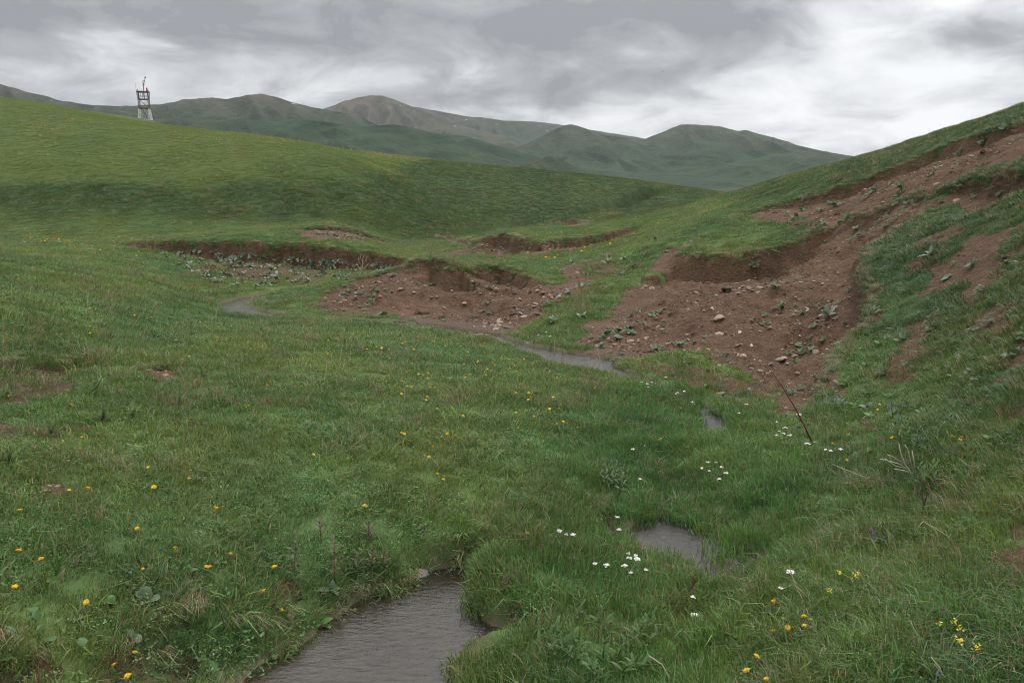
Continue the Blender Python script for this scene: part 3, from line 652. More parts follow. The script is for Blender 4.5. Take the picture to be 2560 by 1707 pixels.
def euler_from(nrm, rz, tilt):
    """rotation whose Z leans tilt of the way from upright to nrm, spun by rz"""
    n = nrm.copy(); n[:, :2] *= tilt; n /= np.linalg.norm(n, axis=1, keepdims=True)
    c, s = np.cos(rz), np.sin(rz)
    x = np.stack([c, s, np.zeros_like(c)], 1); x -= n * (x * n).sum(1, keepdims=True); x /= np.linalg.norm(x, axis=1, keepdims=True)
    y = np.cross(n, x)
    return np.stack([np.arctan2(y[:, 2], n[:, 2]), -np.arcsin(np.clip(x[:, 2], -1, 1)), np.arctan2(x[:, 1], x[:, 0])], 1)
def scatter(name, P, idx, rot, scl, col, coll, label, cat):
    o = mesh_obj(name, P, [])
    add_attr(o, 'idx', idx, 'INT'); add_attr(o, 'rot', rot, 'FLOAT_VECTOR'); add_attr(o, 'scl', scl, 'FLOAT_VECTOR')
    add_attr(o, 'gcol', np.c_[col, np.ones(len(col))], 'FLOAT_COLOR')
    md = o.modifiers.new('sward', 'NODES'); md.node_group = instancer_group(name, coll)
    return tag(o, label, cat, kind='stuff')
DENS, R0 = 430.0, 6.0
def polar_points(n, r0, r1, p):
    """points with density ~ r**-p in the wedge in front"""
    u = rng.uniform(size=n); e = 2 - p
    r = (r0 ** e + u * (r1 ** e - r0 ** e)) ** (1 / e); a = rng.uniform(-R(43), R(43), n)
    return r * np.sin(a), r * np.cos(a) - 1.0, r
def grow():
    xs, ys, rs = [], [], []
    for r0, r1, p in ((1.6, R0, 0.0), (R0, 128.0, 1.18)):
        area = (2 * R(43)) * ((r1 ** 2 - r0 ** 2) / 2 if p == 0 else R0 ** p * (r1 ** (2 - p) - r0 ** (2 - p)) / (2 - p))
        x, y, r = polar_points(int(DENS * area), r0, r1, p); xs.append(x); ys.append(y); rs.append(r)
    x = np.concatenate(xs); y = np.concatenate(ys); r = np.concatenate(rs)
    for _ in range(2):      # faces too steep to be covered from above get more
        xe, ye, re_ = polar_points(130000, 1.6, 34.0, 1.2); st = normal(xe, ye)[:, 2]; st = (st < .86) & (rng.uniform(size=len(xe)) < (1 / np.maximum(st, .25) - 1) * .55)
        x = np.r_[x, xe[st]]; y = np.r_[y, ye[st]]; r = np.r_[r, re_[st]]
    z = sample(x, y); soil = sampleG(SL, x, y); Wl = water_level(y); nearw = sampleG(NEARW, x, y)
    n1 = fbm(x / .22, y / .22, 3, 301); n2 = fbm(x / .7, y / .7, 3, 302); n3 = fbm(x / 2.5, y / 2.5, 3, 303); u = rng.uniform(size=len(x))
    keep = (soil + .28 * n1 * sstep(.03, .2, soil) < .30 + .25 * u ** 3) & ~((soil > .75) & (u > .015))
    seedling = (soil > .6) & (u < .16 * np.clip(fbm(x / 1.1, y / 1.1, 3, 311) + .25, 0, 1)) & (r < 32) & ~keep; keep |= seedling
    keep |= (soil < .75) & (soil > .35) & (u < .12)
    dep = Wl - z
    wetgone = nearw & (dep > -.004) & ~((dep < .03) & (u < .16)) & ~(u < .006)
    mar = in_poly(x, y, MARSH)
    wetgone &= ~(mar & (u < .03 + .22 * (n1 + .6 * n2 > .3)))
    wetgone &= ~((y < 9) & (x > .12 * y + .25) & (dep < .05) & (u < .45))
    keep &= ~wetgone
    keep &= rng.uniform(size=len(x)) < 1 - .5 * sstep(40, 70, r)
    dcs, _, hws = poly_dist(x, y, COURSE); keep &= ~((dcs < hws * 1.0 + .0004 * np.minimum(r, 20) ** 2) & (y > 7.6) & (y < 21) & (u < .93))
    x, y, z, r, n1, n2, n3, soil, seedling = [a[keep] for a in (x, y, z, r, n1, n2, n3, soil, seedling)]; u = rng.uniform(size=len(x)); u2 = rng.uniform(size=len(x))
    col, lush, matt, up = zone(x, y); nr = normal(x, y); z = np.where(in_poly(x, y, MARSH), np.maximum(z, water_level(y) - .012), z)
    idx = rng.integers(0, 4, len(x))
    idx = np.where(u < .16 + .25 * (n2 > .25), rng.integers(13, 15, len(x)), idx)
    idx = np.where((u > .86) & (r < 22), rng.integers(10, 12, len(x)), idx)
    idx = np.where((u2 < lush * .92), rng.integers(4, 7, len(x)), idx)
    idx = np.where((u2 < matt * .45), rng.integers(7, 10, len(x)), np.where((u2 > .82) & (matt > .5), rng.integers(4, 7, len(x)), idx))
    rightslope = (x > .2 * y + 2.2) & (y < 16) & (u2 > .78) & (matt < .5); idx = np.where(rightslope, rng.integers(7, 10, len(x)), idx)
    idx = np.where(rng.uniform(size=len(x)) < .012 + .03 * (n3 > .3) + .05 * (soil > .3), 12, idx)
    q_ = rng.uniform(size=len(x)); idx = np.where((q_ < .010) & (r < 25), 18, np.where((q_ > .91) & (r < 14), rng.integers(19, 21, len(x)), idx))
    idx = np.where(seedling, rng.integers(15, 17, len(x)), idx)
    g = (np.maximum(r, R0) / R0); wide = g ** .38; tall = g ** .12
    s = rng.uniform(.7, 1.25, len(x)) * (1 + .22 * n2)
    hs = s * tall * (1 + .25 * n3) * (1 - .22 * lush)
    bkd = np.clip((y - 35) / 4, 0, 1) * (1 - up); hs *= 1 + .5 * bkd
    rz = rng.uniform(-math.pi, math.pi, len(x))
    cmb = (idx >= 7) & (idx <= 9); rz = np.where(cmb, np.arctan2(-nr[:, 1], -nr[:, 0]) + math.pi + rng.normal(0, .95, len(x)), rz)
    rz = np.where((idx >= 4) & (idx <= 6), rng.normal(2.6, 1.0, len(x)), rz)
    va = 1 - .75 * sstep(18, 45, r); col = col * (1 + va * rng.uniform(-.2, .22, len(x)))[:, None]; col[:, 0] *= 1 + va * rng.uniform(-.18, .22, len(x))
    herb = idx == 10; col[herb] *= np.array([.72, .95, .95])
    col[seedling] = np.array([.075, .125, .055]) * rng.uniform(.7, 1.3, (seedling.sum(), 1)); wide = np.where(seedling, 1.2 * rng.uniform(.5, 1.6, len(x)), wide); hs = np.where(seedling, wide * s, hs)
    P = np.stack([x, y, z], 1); tl = np.where((idx >= 4) & (idx <= 6), .25, .6); nr2 = nr.copy(); nr2[:, :2] *= tl[:, None]; rot = euler_from(nr2, rz, 1.0); scl = np.stack([s * wide, s * wide, hs], 1)
    # fringe along the broken edges
    for pts, wd, ln in SCARPS:
        for a, c in zip(pts[:-1], pts[1:]):
            L_ = math.hypot(*(c - a)[:2]); rr = math.hypot(a[0], a[1]); n = int(L_ * 260 / max(1, rr / 7) ** .8 * min(1, (a[2] + c[2]) / .2) * (.22 if rr < 8 else .45))
            if n < 1: continue
            t = rng.uniform(size=n); off = rng.normal(-.01, .04, n) * max(1, rr / 12); ex, ey = (c - a)[:2] / L_
            fx = a[0] + (c[0] - a[0]) * t + ey * off; fy = a[1] + (c[1] - a[1]) * t - ex * off
            ii = np.where(rng.uniform(size=n) < .42, 17, np.where(rng.uniform(size=n) < .6, rng.integers(7, 10, n), rng.integers(0, 4, n)))
            cc, _, _, _ = zone(fx, fy); sc = rng.uniform(.7, 1.2, n); wd_ = sc * max(1, rr / 9) ** .35 * .85; sc = sc * .8
            down = math.atan2(-ex, ey) + rng.normal(0, .5, n)
            P = np.r_[P, np.stack([fx, fy, sample(fx, fy)], 1)]; idx = np.r_[idx, ii]; rot = np.r_[rot, euler_from(np.tile([0, 0, 1.0], (n, 1)), down, 1.0)]
            scl = np.r_[scl, np.stack([wd_, wd_, sc], 1)]; col = np.r_[col, cc * rng.uniform(.8, 1.2, (n, 1))]
    scatter('grass', P, idx, rot, scl, col, TCOL,
            'short and long green grass covering the meadow and slopes', 'grass')
    print('tufts', len(x))
grow()
# ------------------------------------------------------------------ shapes for small things
def tube(pts, rads, n=6):
    """closed tapered tube through pts"""
    P = [Vector(p) for p in pts]; V = []; Fc = []
    up = Vector((.31, .17, .93))
    for i, p in enumerate(P):
        d = (P[min(i + 1, len(P) - 1)] - P[max(i - 1, 0)]).normalized(); a = d.cross(up)
        if a.length < 1e-3: a = d.cross(Vector((1, 0, 0)))
        a.normalize(); b = d.cross(a)
        for k in range(n):
            t = 2 * math.pi * k / n; V.append(tuple(p + (a * math.cos(t) + b * math.sin(t)) * rads[i]))
    for i in range(len(P) - 1):
        for k in range(n): Fc.append((i * n + k, i * n + (k + 1) % n, (i + 1) * n + (k + 1) % n, (i + 1) * n + k))
    Fc.append(tuple(range(n))[::-1]); Fc.append(tuple(range((len(P) - 1) * n, len(P) * n)))
    return V, Fc
def join(*parts):
    V = []; Fc = []
    for v, f in parts:
        i = len(V); V += list(v); Fc += [tuple(k + i for k in q) for q in f]
    return V, Fc
def boxbar(a, b, wd, ht=None):
    a, b = Vector(a), Vector(b); d = (b - a).normalized(); u = d.cross(Vector((0, 0, 1)))
    if u.length < 1e-3: u = Vector((1, 0, 0))
    u.normalize(); v = d.cross(u); ht = ht or wd
    V = [tuple(p + u * wd / 2 * sx + v * ht / 2 * sy) for p in (a, b) for sx, sy in ((-1, -1), (1, -1), (1, 1), (-1, 1))]
    return V, [(0, 3, 2, 1), (4, 5, 6, 7), (0, 1, 5, 4), (1, 2, 6, 5), (2, 3, 7, 6), (3, 0, 4, 7)]
def plain(name, col, rough=.6, spec=.3, trans=0.0, var=.25, scale=40.0):
    b = NB(name); n = b.noise(b.obj(), scale, 4, .6); rnd = b.N('ShaderNodeObjectInfo').outputs['Random']
    k = b.math('ADD', b.math('MULTIPLY', n, var * 2), b.math('MULTIPLY', rnd, var)); k = b.math('ADD', k, 1 - 1.5 * var)
    cc = b.mix(1.0, col, b.ramp(k, [(0, 0.0), (1, 1.0)]), 'MULTIPLY') if False else None
    vm = b.N('ShaderNodeVectorMath'); vm.operation = 'SCALE'; vm.inputs[0].default_value = col; b.L(k, vm.inputs['Scale'])
    p = b.princ(vm.outputs[0], rough, spec, b.bump(n, .3, .004))
    if trans:
        t = b.N('ShaderNodeBsdfTranslucent'); b.L(vm.outputs[0], t.inputs[0]); m = b.N('ShaderNodeMixShader'); m.inputs[0].default_value = trans; b.L(p, m.inputs[1]); b.L(t.outputs[0], m.inputs[2]); p = m.outputs[0]
    return b.done(p)
M_YEL = plain('dandelion_petals', (.66, .40, .018), .6, .2, .15, .15); M_STEM = plain('flower_stem', (.13, .15, .05), .6, .3, .1)
M_RSTEM = plain('reddish_stem', (.16, .085, .05), .6, .3); M_WHT = plain('white_petals', (.74, .72, .68), .6, .2, .2, .08); M_BUD = plain('yellowish_buds', (.42, .40, .12), .6, .2, .1)
M_PUR = plain('purple_petals', (.15, .10, .30), .6, .2, .2); M_LEAF = plain('grey_green_leaf', (.095, .140, .075), .55, .35, .15, .25); M_DLEAF = plain('dark_green_leaf', (.055, .115, .030), .5, .35, .2, .25)
M_GLEAF = plain('fresh_green_leaf', (.085, .17, .04), .5, .35, .25, .2); M_SILV = plain('silvery_leaf', (.20, .24, .17), .7, .2, .1, .15); M_RLEAF = plain('bronze_leaf', (.085, .075, .045), .5, .35, .15, .25)
M_FROND = plain('herb_frond', (.095, .155, .045), .6, .25, .25, .2); M_DRY = plain('bleached_stalk', (.40, .33, .22), .8, .15, 0, .2); M_PALE = plain('weathered_twig', (.42, .36, .29), .8, .15, 0, .2); M_RSTICK = plain('red_brown_stick', (.13, .060, .038), .7, .25, 0, .2); M_DSTICK = plain('dark_wood', (.10, .062, .042), .75, .25, 0, .3, 60)
M_MUST = plain('pale_yellow_petals', (.48, .42, .04), .6, .2, .15, .1)
def copy_tree(o, parent=None):
    c = o.copy(); COL.objects.link(c); c.parent = parent
    for k in ('label', 'category', 'group'):
        if parent is None and k in c: del c[k]
    for ch in o.children: copy_tree(ch, c)
    return c
def protos(): return
HIDDEN = []
class Kind:
    """first use places the prototype itself, later uses copy it with its parts"""
    def __init__(s, root): s.root = root; s.used = False
    def place(s, loc, rot, sc, label, cat, group=None):
        if not s.used: o = s.root; s.used = True
        else: o = copy_tree(s.root)
        o.location = loc; o.rotation_euler = rot; o.scale = (sc, sc, sc) if not isinstance(sc, tuple) else sc
        tag(o, label, cat, group); return o
def petal_head(n, r0, r1, up, wid, rings=1, seed=0):
    g = random.Random(seed); V = []; Fc = []
    for q in range(rings):
        for k in range(n):
            a = 2 * math.pi * (k + .5 * q) / n + g.uniform(-.08, .08); L = (r1 - r0) * (1 - .28 * q) * g.uniform(.85, 1.08); u = up + .35 * q + g.uniform(-.12, .12)
            ca, sa = math.cos(a), math.sin(a); i = len(V); z0 = .002 + .002 * q
            for (t, s_) in ((0, .35), (.75, .5), (1, .28)):
                for sg in (-1, 1):
                    rr = r0 + L * t * math.cos(u); V.append((ca * rr - sa * s_ * wid * sg, sa * rr + ca * s_ * wid * sg, z0 + L * t * math.sin(u) - .004 * t * t))
            Fc += [(i, i + 1, i + 3, i + 2), (i + 2, i + 3, i + 5, i + 4)]
    # calyx and disc
    i = len(V); m = 8
    for z, r in ((-.010, .002), (-.004, .0065), (.002, .0062), (.004, .002)):
        for k in range(m): V.append((math.cos(2 * math.pi * k / m) * r, math.sin(2 * math.pi * k / m) * r, z))
    for q in range(3):
        for k in range(m): Fc.append((i + q * m + k, i + q * m + (k + 1) % m, i + (q + 1) * m + (k + 1) % m, i + (q + 1) * m + k))
    return V, Fc
def dandelion(up, tilt, h, n=16, rings=2, seed=0, stem_mat=None):
    r = empty('dandelion', (0, 0, 0)); bend = (.012, .006, h)
    v, f = tube([(0, 0, -.02), (.004, .002, h * .5), bend], [.0022, .002, .0017], 5); mesh_obj('stem', v, f, stem_mat or M_STEM, r)
    v, f = petal_head(n, .003, .019, up, .0042, rings, seed); o = mesh_obj('flower_head', v, f, M_YEL, r, smooth=False); o.location = (bend[0], bend[1], h + .008); o.rotation_euler = (tilt, tilt * .4, 0)
    return Kind(r)
DAN = [dandelion(.12, .25, .075, seed=1), dandelion(.25, -.5, .095, seed=2), dandelion(.85, .35, .085, 12, 2, 3, M_RSTEM), dandelion(.05, .1, .05, seed=4)]
def lift(px, py, h):
    """ground point under a flower seen at the pixel with its head h above ground"""
    p = on(px, py)
    for _ in range(5):
        d = ray(px, py); t = (p[2] + h - CAM[2]) / d[2] if d[2] < -1e-3 else None
        if not t: break
        q = CAM + d * t; q[2] = float(sample(q[0], q[1])); p = q
    return p
def K(lst, s, ox, oy): return [(ox + a * s, oy + b * s) for a, b in lst]
D_LEFT = K([(135,25),(243,93),(193,237),(83,220),(55,355),(65,352),(235,335),(265,347),(572,200),(700,210),(722,210),(692,352),(703,412),(770,436),(1053,277),(1155,288),(1180,278),(1215,290),(1390,330),(1562,342),(1378,460),(1818,366),(1705,438),(1484,582),(1420,622),(2110,385),(2025,552),(1288,80),(1347,75),(1612,135),(1305,130),(1285,147),(30,636),(590,698),(737,685),(555,953),(565,977),(643,1212),(632,1297),(1155,1468),(1512,1478),(1500,1550),(2128,810),(2103,826),(1952,1006),(2067,1088),(1622,706),(80,902),(1030,997)], .3189, 0, 700)
D_NEAR = K([(520,65),(685,100),(1162,65),(1060,386),(165,560),(310,608),(1088,642),(1578,635),(1635,663),(1672,555),(1790,560),(1375,532),(2113,652),(690,970),(1012,1147),(965,1253),(850,1445),(2037,845),(2150,980),(75,800),(148,215),(1670,252)], .3234, 0, 1200)
D_MID = K([(10,148),(62,118),(210,108),(270,107),(335,100),(245,215),(375,175),(450,165),(455,190),(600,147),(680,130),(708,158),(665,212),(368,258),(740,240),(792,233),(745,208),(855,295),(838,240),(940,170),(985,173),(975,205),(1105,147),(1147,156),(1190,160),(1090,195),(1060,182),(1022,232),(1130,255),(1150,222),(1225,190),(1272,197),(1074,297),(1022,325),(992,303),(1155,335),(1245,367),(1397,190),(1300,230),(1365,235),(1352,262),(1450,245),(1480,262),(1440,265),(1430,327),(1310,330),(1325,312),(1310,440),(1435,430),(1100,433),(1140,436),(1145,422),(1060,418),(978,404),(825,410),(823,463),(893,502),(928,512),(933,553),(945,460),(980,488),(1010,498),(1155,513),(1130,583),(1127,623),(1577,170),(1550,185),(1610,210),(1615,253),(1590,250),(1830,290),(1885,292),(1760,295),(1798,312),(1872,324),(1820,357),(1708,320),(1645,330),(1535,340),(1518,370),(1600,378),(1585,390),(1635,395),(1475,400),(1720,408),(1740,430),(1600,428),(1770,382),(1822,383),(1950,385),(2005,382),(2057,366),(2085,390),(2232,396),(1975,313),(2160,410),(2145,432),(1855,468),(1820,558),(1920,572),(2103,603),(2155,667),(2145,688),(2083,710),(1963,743),(1815,710),(1830,807),(2055,808),(2137,787),(2180,787),(2265,830),(2305,827),(2316,772),(1930,635),(1860,1015),(1315,888),(1415,752),(1215,667),(945,862),(968,895)], .3234, 700, 800)
D_CEN = K([(1182,998),(1138,1060),(265,1045),(1222,1150),(1275,1220),(640,1435),(1875,1295),(2205,1327),(2253,1468),(2267,1512),(1900,930),(1262,938)], .3234, 700, 800) + K([(2225,402)], .3234, 600, 1200)
D_RIGHT = K([(415,977),(712,1037),(680,1060),(512,1070),(640,1102),(395,1150),(510,1170),(295,1378),(190,1515),(368,1525)], .3234, 1800, 1200)
D_SLOPE = K([(1900,1028),(1925,1035),(1955,1000),(1885,1022),(1502,1050),(1405,800),(1408,845),(1393,885),(1195,1180),(1105,1047),(910,765)], .3827, 1660, 700) + [(2482,503), (2478,383)]
ORD = ['leftmost', 'second from left', 'third from left', 'fourth from left', 'fifth from left', 'sixth from left', 'seventh from left', 'eighth from left', 'ninth from left', 'tenth from left', 'eleventh from left', 'twelfth from left', 'thirteenth from left', 'fourteenth from left', 'fifteenth from left', 'sixteenth from left', 'seventeenth from left', 'eighteenth from left', 'nineteenth from left', 'rightmost']
def ranks(lst, skip=()):
    idx = sorted((i for i in range(len(lst)) if i not in skip), key=lambda i: lst[i][0])
    return {i: (ORD[k] if (k < len(idx) - 1 or k == 0) and k < 19 else 'rightmost') for k, i in enumerate(idx)}
def put_dandelions(lst, label, group, own={}, k=1.0):
    rk = ranks(lst, own)
    for i, (px, py) in enumerate(lst):
        kd = DAN[random.choices(range(4), (5, 3, 2, 3))[0]]; h = kd.root.children[1].location.z if kd.root.children[0].name.startswith('stem') else .08
        p = lift(px, py, .055); sc = random.uniform(.46, .76) * k * (1.0 + .012 * max(0, p[1] - 6))
        kd.place(tuple(p), (random.uniform(-.15, .15), random.uniform(-.15, .15), random.uniform(0, 6.28)), sc, own[i] if i in own else label + ', ' + rk[i], 'dandelion', group)
def band(lst, y0, y1, x0=0, x1=9999): return [q for q in lst if y0 <= q[1] < y1 and x0 <= q[0] < x1]
GL = 'dandelions of the left middle meadow'
put_dandelions(band(D_LEFT, 0, 785), 'yellow dandelion in the farthest row of the left meadow', GL)
put_dandelions(band(D_LEFT, 785, 850), 'yellow dandelion in the second row of the left meadow', GL)
put_dandelions(band(D_LEFT, 850, 1000), 'yellow dandelion near the bare patches of the left meadow', GL)
put_dandelions(band(D_LEFT, 1000, 1400), 'yellow dandelion below the bare patches of the left meadow', GL)
put_dandelions(D_NEAR, 'yellow dandelion in the short turf of the bottom left foreground', 'dandelions of the bottom left foreground', {1: 'large fringed dandelion beside the small dark hollow in the left turf', 15: 'ragged large dandelion hanging over the dark bank bottom left', 16: 'lowest dandelion, above the muddy bank at the bottom left', 6: 'dandelion directly above the pair of round grey leaves', 12: 'dandelion nearest the reddish leafy stems left of the pool'}, 1.1)
GM_ = 'dandelions drifting across the middle meadow'
for y0, y1, x0, x1, t in ((0, 862, 0, 1000, 'in the far left of the middle drift'), (0, 862, 1000, 1160, 'in the far centre of the middle drift'), (0, 862, 1160, 9999, 'in the far right of the middle drift'),
        (862, 885, 0, 1100, 'left in the front of the drift'), (862, 885, 1100, 9999, 'right of the drift towards the stream bend'), (885, 910, 0, 1050, 'left in the thin middle of the meadow'), (885, 910, 1050, 1290, 'in the middle drift just short of the bend'), (885, 910, 1290, 9999, 'in the drift just before the stream bend'),
        (910, 940, 0, 1050, 'left, in front of the drift'), (910, 940, 1050, 9999, 'in front of the drift below the bend'), (940, 1025, 0, 9999, 'loosely scattered nearer than the drift'), (1025, 1120, 0, 9999, 'nearest below the middle drift')):
    put_dandelions(band(D_MID, y0, y1, x0, x1), 'small yellow dandelion ' + t, GM_)
put_dandelions(D_CEN, 'lone yellow dandelion in the central turf above the pool', 'dandelions of the central turf')
put_dandelions(D_RIGHT, 'orange yellow dandelion in the long grass at bottom right', 'dandelions of the bottom right', {0: 'bright open dandelion highest of those at bottom right'}, 1.1)
put_dandelions(D_SLOPE, 'yellow dandelion on the right-hand slope', 'dandelions of the right-hand slope', {11: 'lone dandelion on the grassy block of the upper right slope', 12: 'lone dandelion on the bare earth of the upper right slope'})

# white umbels of the wet ground
def floret(V, Fc, c, r, g):
    nx, ny = g.uniform(-.5, .5), g.uniform(-.5, .5)
    for k in range(4):
        a = math.pi / 2 * k + g.uniform(-.3, .3); i = len(V)
        for (t, s) in ((.05, .12), (.6, .5), (1.0, .25)):
            for sg in (-1, 1):
                x, y = math.cos(a) * t * r - math.sin(a) * s * r * sg, math.sin(a) * t * r + math.cos(a) * s * r * sg
                V.append((c[0] + x, c[1] + y, c[2] + x * nx + y * ny + .1 * r * t))
        Fc += [(i, i + 1, i + 3, i + 2), (i + 2, i + 3, i + 5, i + 4)]
def white_flower(h, nf, rad, seed):
    g = random.Random(seed); r = empty('white_wildflower', (0, 0, 0))
    parts = [tube([(0, 0, -.02), (.006, .004, h * .55), (.01, .0, h)], [.0022, .0018, .0013], 5)]; V = []; Fc = []; B = []
    for k in range(nf):
        a = g.uniform(0, 6.28); q = rad * math.sqrt(g.uniform(.05, 1)); c = (.01 + q * math.cos(a), q * math.sin(a), h + .016 - q * .35 + g.uniform(-.004, .004))
        parts.append(tube([(.01, 0, h - .012), c], [.0008, .0006], 3)); floret(V, Fc, c, g.uniform(.0065, .0085), g)
        if k % 3 == 0: B.append(tube([(c[0], c[1], c[2]), (c[0] * 1.02, c[1] * 1.02, c[2] + .005)], [.0022, .001], 5))
    v, f = join(*parts); mesh_obj('stem', v, f, M_STEM, r); o = mesh_obj('blossom', V, Fc, M_WHT, r, smooth=False); v, f = join(*B); mesh_obj('bud', v, f, M_BUD, o)
    # two narrow stem leaves
    for s_ in (-1, 1):
        z = h * .45; mesh_obj('leaf', [(0, 0, z), (s_ * .02, .006, z + .012), (s_ * .045, 0, z + .006), (s_ * .02, -.006, z + .010)], [(0, 1, 2, 3)], M_GLEAF, r)
    return Kind(r)
WF = [white_flower(.17, 16, .020, 1), white_flower(.20, 22, .024, 2), white_flower(.14, 9, .014, 3)]
W_A = K([(640,318),(670,335),(705,305),(740,312),(690,345),(818,253),(903,345),(905,397)], .3234, 1400, 850)
W_B = K([(965,428),(1022,440),(1030,468),(1045,488),(1435,490),(1380,538)], .3234, 1400, 850)
W_C = K([(1845,587),(1678,620),(1742,678),(1680,720),(1725,708),(1765,715),(1785,730),(1705,680),(1968,780),(1895,805),(2055,825),(2095,848),(2160,858)], .3234, 1400, 850)
W_D = K([(1097,960),(1125,930),(1197,945),(1253,985),(1232,1050),(1287,1040),(1170,987)], .3234, 1400, 850)
W_E = K([(625,1043),(552,822),(658,787)], .3234, 1400, 850)
W_F = K([(622,372),(658,412),(712,432),(1060,280),(1075,397)], .3234, 1200, 1200)
W_G = K([(1140,565),(1217,537),(1215,588),(1135,640),(1185,690),(1275,668),(1160,580),(1195,575),(912,618),(990,663)], .3234, 1200, 1200)
W_H = K([(1660,908),(1650,895),(1675,915)], .3234, 1200, 1200); W_I = K([(533,690),(470,800)], .3234, 1800, 1200)
W_J = K([(690,866),(640,890),(730,890),(570,905),(385,895)], .3827, 1100, 500)
for lst, lab, grp in ((W_A, 'white wildflower at the grassy foot of the earth slide', 'white flowers at the foot of the earth slide'), (W_B, 'white wildflower by the narrow rill below the earth slide', 'white flowers by the rill'),
        (W_C, 'white wildflower around the long red-brown stick', 'white flowers around the stick'), (W_D, 'white wildflower of the loose bunch in the bright marsh grass', 'white flowers in the marsh middle'),
        (W_E, 'white wildflower standing alone left of the marsh by the grey leafy bush', 'white flowers by the grey bush'), (W_F, 'white wildflower beside the pale slanted stone', 'white flowers by the slanted stone'),
        (W_G, 'pinkish white wildflower of the dense bunch left of the marsh puddle', 'white flowers left of the puddle'), (W_H, 'white wildflower head next to the dark bent stick', 'white flowers by the bent stick'),
        (W_I, 'white wildflower at the right end of the marsh beside a bleached stalk', 'white flowers by the bleached stalk'), (W_J, 'white wildflower on the far grassy bank beside the stream bend', 'white flowers on the far bank')):
    rk = ranks(lst)
    for wi, (px, py) in enumerate(lst):
        kd = random.choices(WF, (4, 3, 2))[0]; h = {0: .12, 1: .14, 2: .10}[WF.index(kd)]; p = lift(px, py, h)
        kd.place(tuple(p), (random.uniform(-.1, .1), random.uniform(-.1, .1), random.uniform(0, 6.28)), random.uniform(.52, .74), lab + ', ' + rk[wi], 'flower', grp)
def purple_flower(h, seed):
    g = random.Random(seed); r = empty('purple_wildflower', (0, 0, 0)); v, f = tube([(0, 0, -.02), (.01, 0, h * .6), (.02, 0, h)], [.0025, .002, .0012], 5); mesh_obj('stem', v, f, M_STEM, r); V = []; Fc = []
    for k in range(34):
        t = g.uniform(.0, 1); a = g.uniform(0, 6.28); q = .013 * (1 - .6 * t); floret(V, Fc, (.012 + .01 * t + q * math.cos(a), q * math.sin(a), h * (.55 + .5 * t)), .007, g)
    mesh_obj('flower_spike', V, Fc, M_PUR, r, smooth=False)
    for k in range(4):
        a = k * 1.6; z = h * (.15 + .1 * k); c, s = math.cos(a), math.sin(a)
        mesh_obj('leaf', [(0, 0, z), (c * .03 - s * .009, s * .03 + c * .009, z + .012), (c * .06, s * .06, z + .004), (c * .03 + s * .009, s * .03 - c * .009, z + .010)], [(0, 1, 2, 3)], M_DLEAF, r)
    return Kind(r)
PF = [purple_flower(.16, 1), purple_flower(.13, 2)]
for lst, lab, grp in (([(2050,985),(2062,1002),(2040,1004),(2075,985),(2095,990)], 'purple flower spike in the patch under the grassy overhang', 'purple flowers under the overhang'),
                      ([(2235,1010),(2225,1025),(2252,1002),(2240,1030)], 'purple flower spike in the shrubby clump of the right slope', 'purple flowers of the right slope clump'),
                      ([(2298,1082),(2303,1095)], 'purple flower spike above the bleached twigs', 'purple flowers above the twigs'),
                      ([(2180,1318),(2190,1330),(2203,1338)], 'leaning purple flower spike alone in the long grass at right', 'purple flowers in the long grass'), ([(2360,1645)], 'pale blue-violet flower low at the bottom right', None)):
    for px, py in lst: p = lift(px, py, .085); random.choice(PF).place(tuple(p), (random.uniform(-.3, .3), random.uniform(-.3, .3), random.uniform(0, 6.28)), (random.uniform(.45, .65) if grp else .3), lab, 'flower', grp)
def mustard(seed):
    g = random.Random(seed); r = empty('yellow_wildflower', (0, 0, 0)); v, f = tube([(0, 0, -.02), (.01, .01, .1), (.012, .02, .16)], [.002, .0018, .001], 5); mesh_obj('stem', v, f, M_STEM, r); V = []; Fc = []
    for k in range(12): floret(V, Fc, (.012 + g.uniform(-.018, .018), .02 + g.uniform(-.018, .018), .16 + g.uniform(-.02, .012)), .007, g)
    mesh_obj('blossom', V, Fc, M_MUST, r, smooth=False); return Kind(r)
MU = [mustard(1), mustard(2)]
MRK = {}
MPX = [(2385,1542),(2358,1553),(2401,1600),(2422,1608),(2402,1560),(2112,1420),(2136,1430),(2065,1465),(2118,1080),(1490,965),(1445,978),(1700,1015),(1660,1095)]
for i_, t_ in ranks(MPX).items(): MRK[MPX[i_][0]] = t_
for px, py in MPX:
    p = lift(px, py, .10); random.choice(MU).place(tuple(p), (random.uniform(-.2, .2), random.uniform(-.2, .2), random.uniform(0, 6.28)), random.uniform(.5, .7), 'pale greenish yellow wildflower cluster in the right half grass, ' + MRK[px], 'flower', 'pale yellow wildflowers')

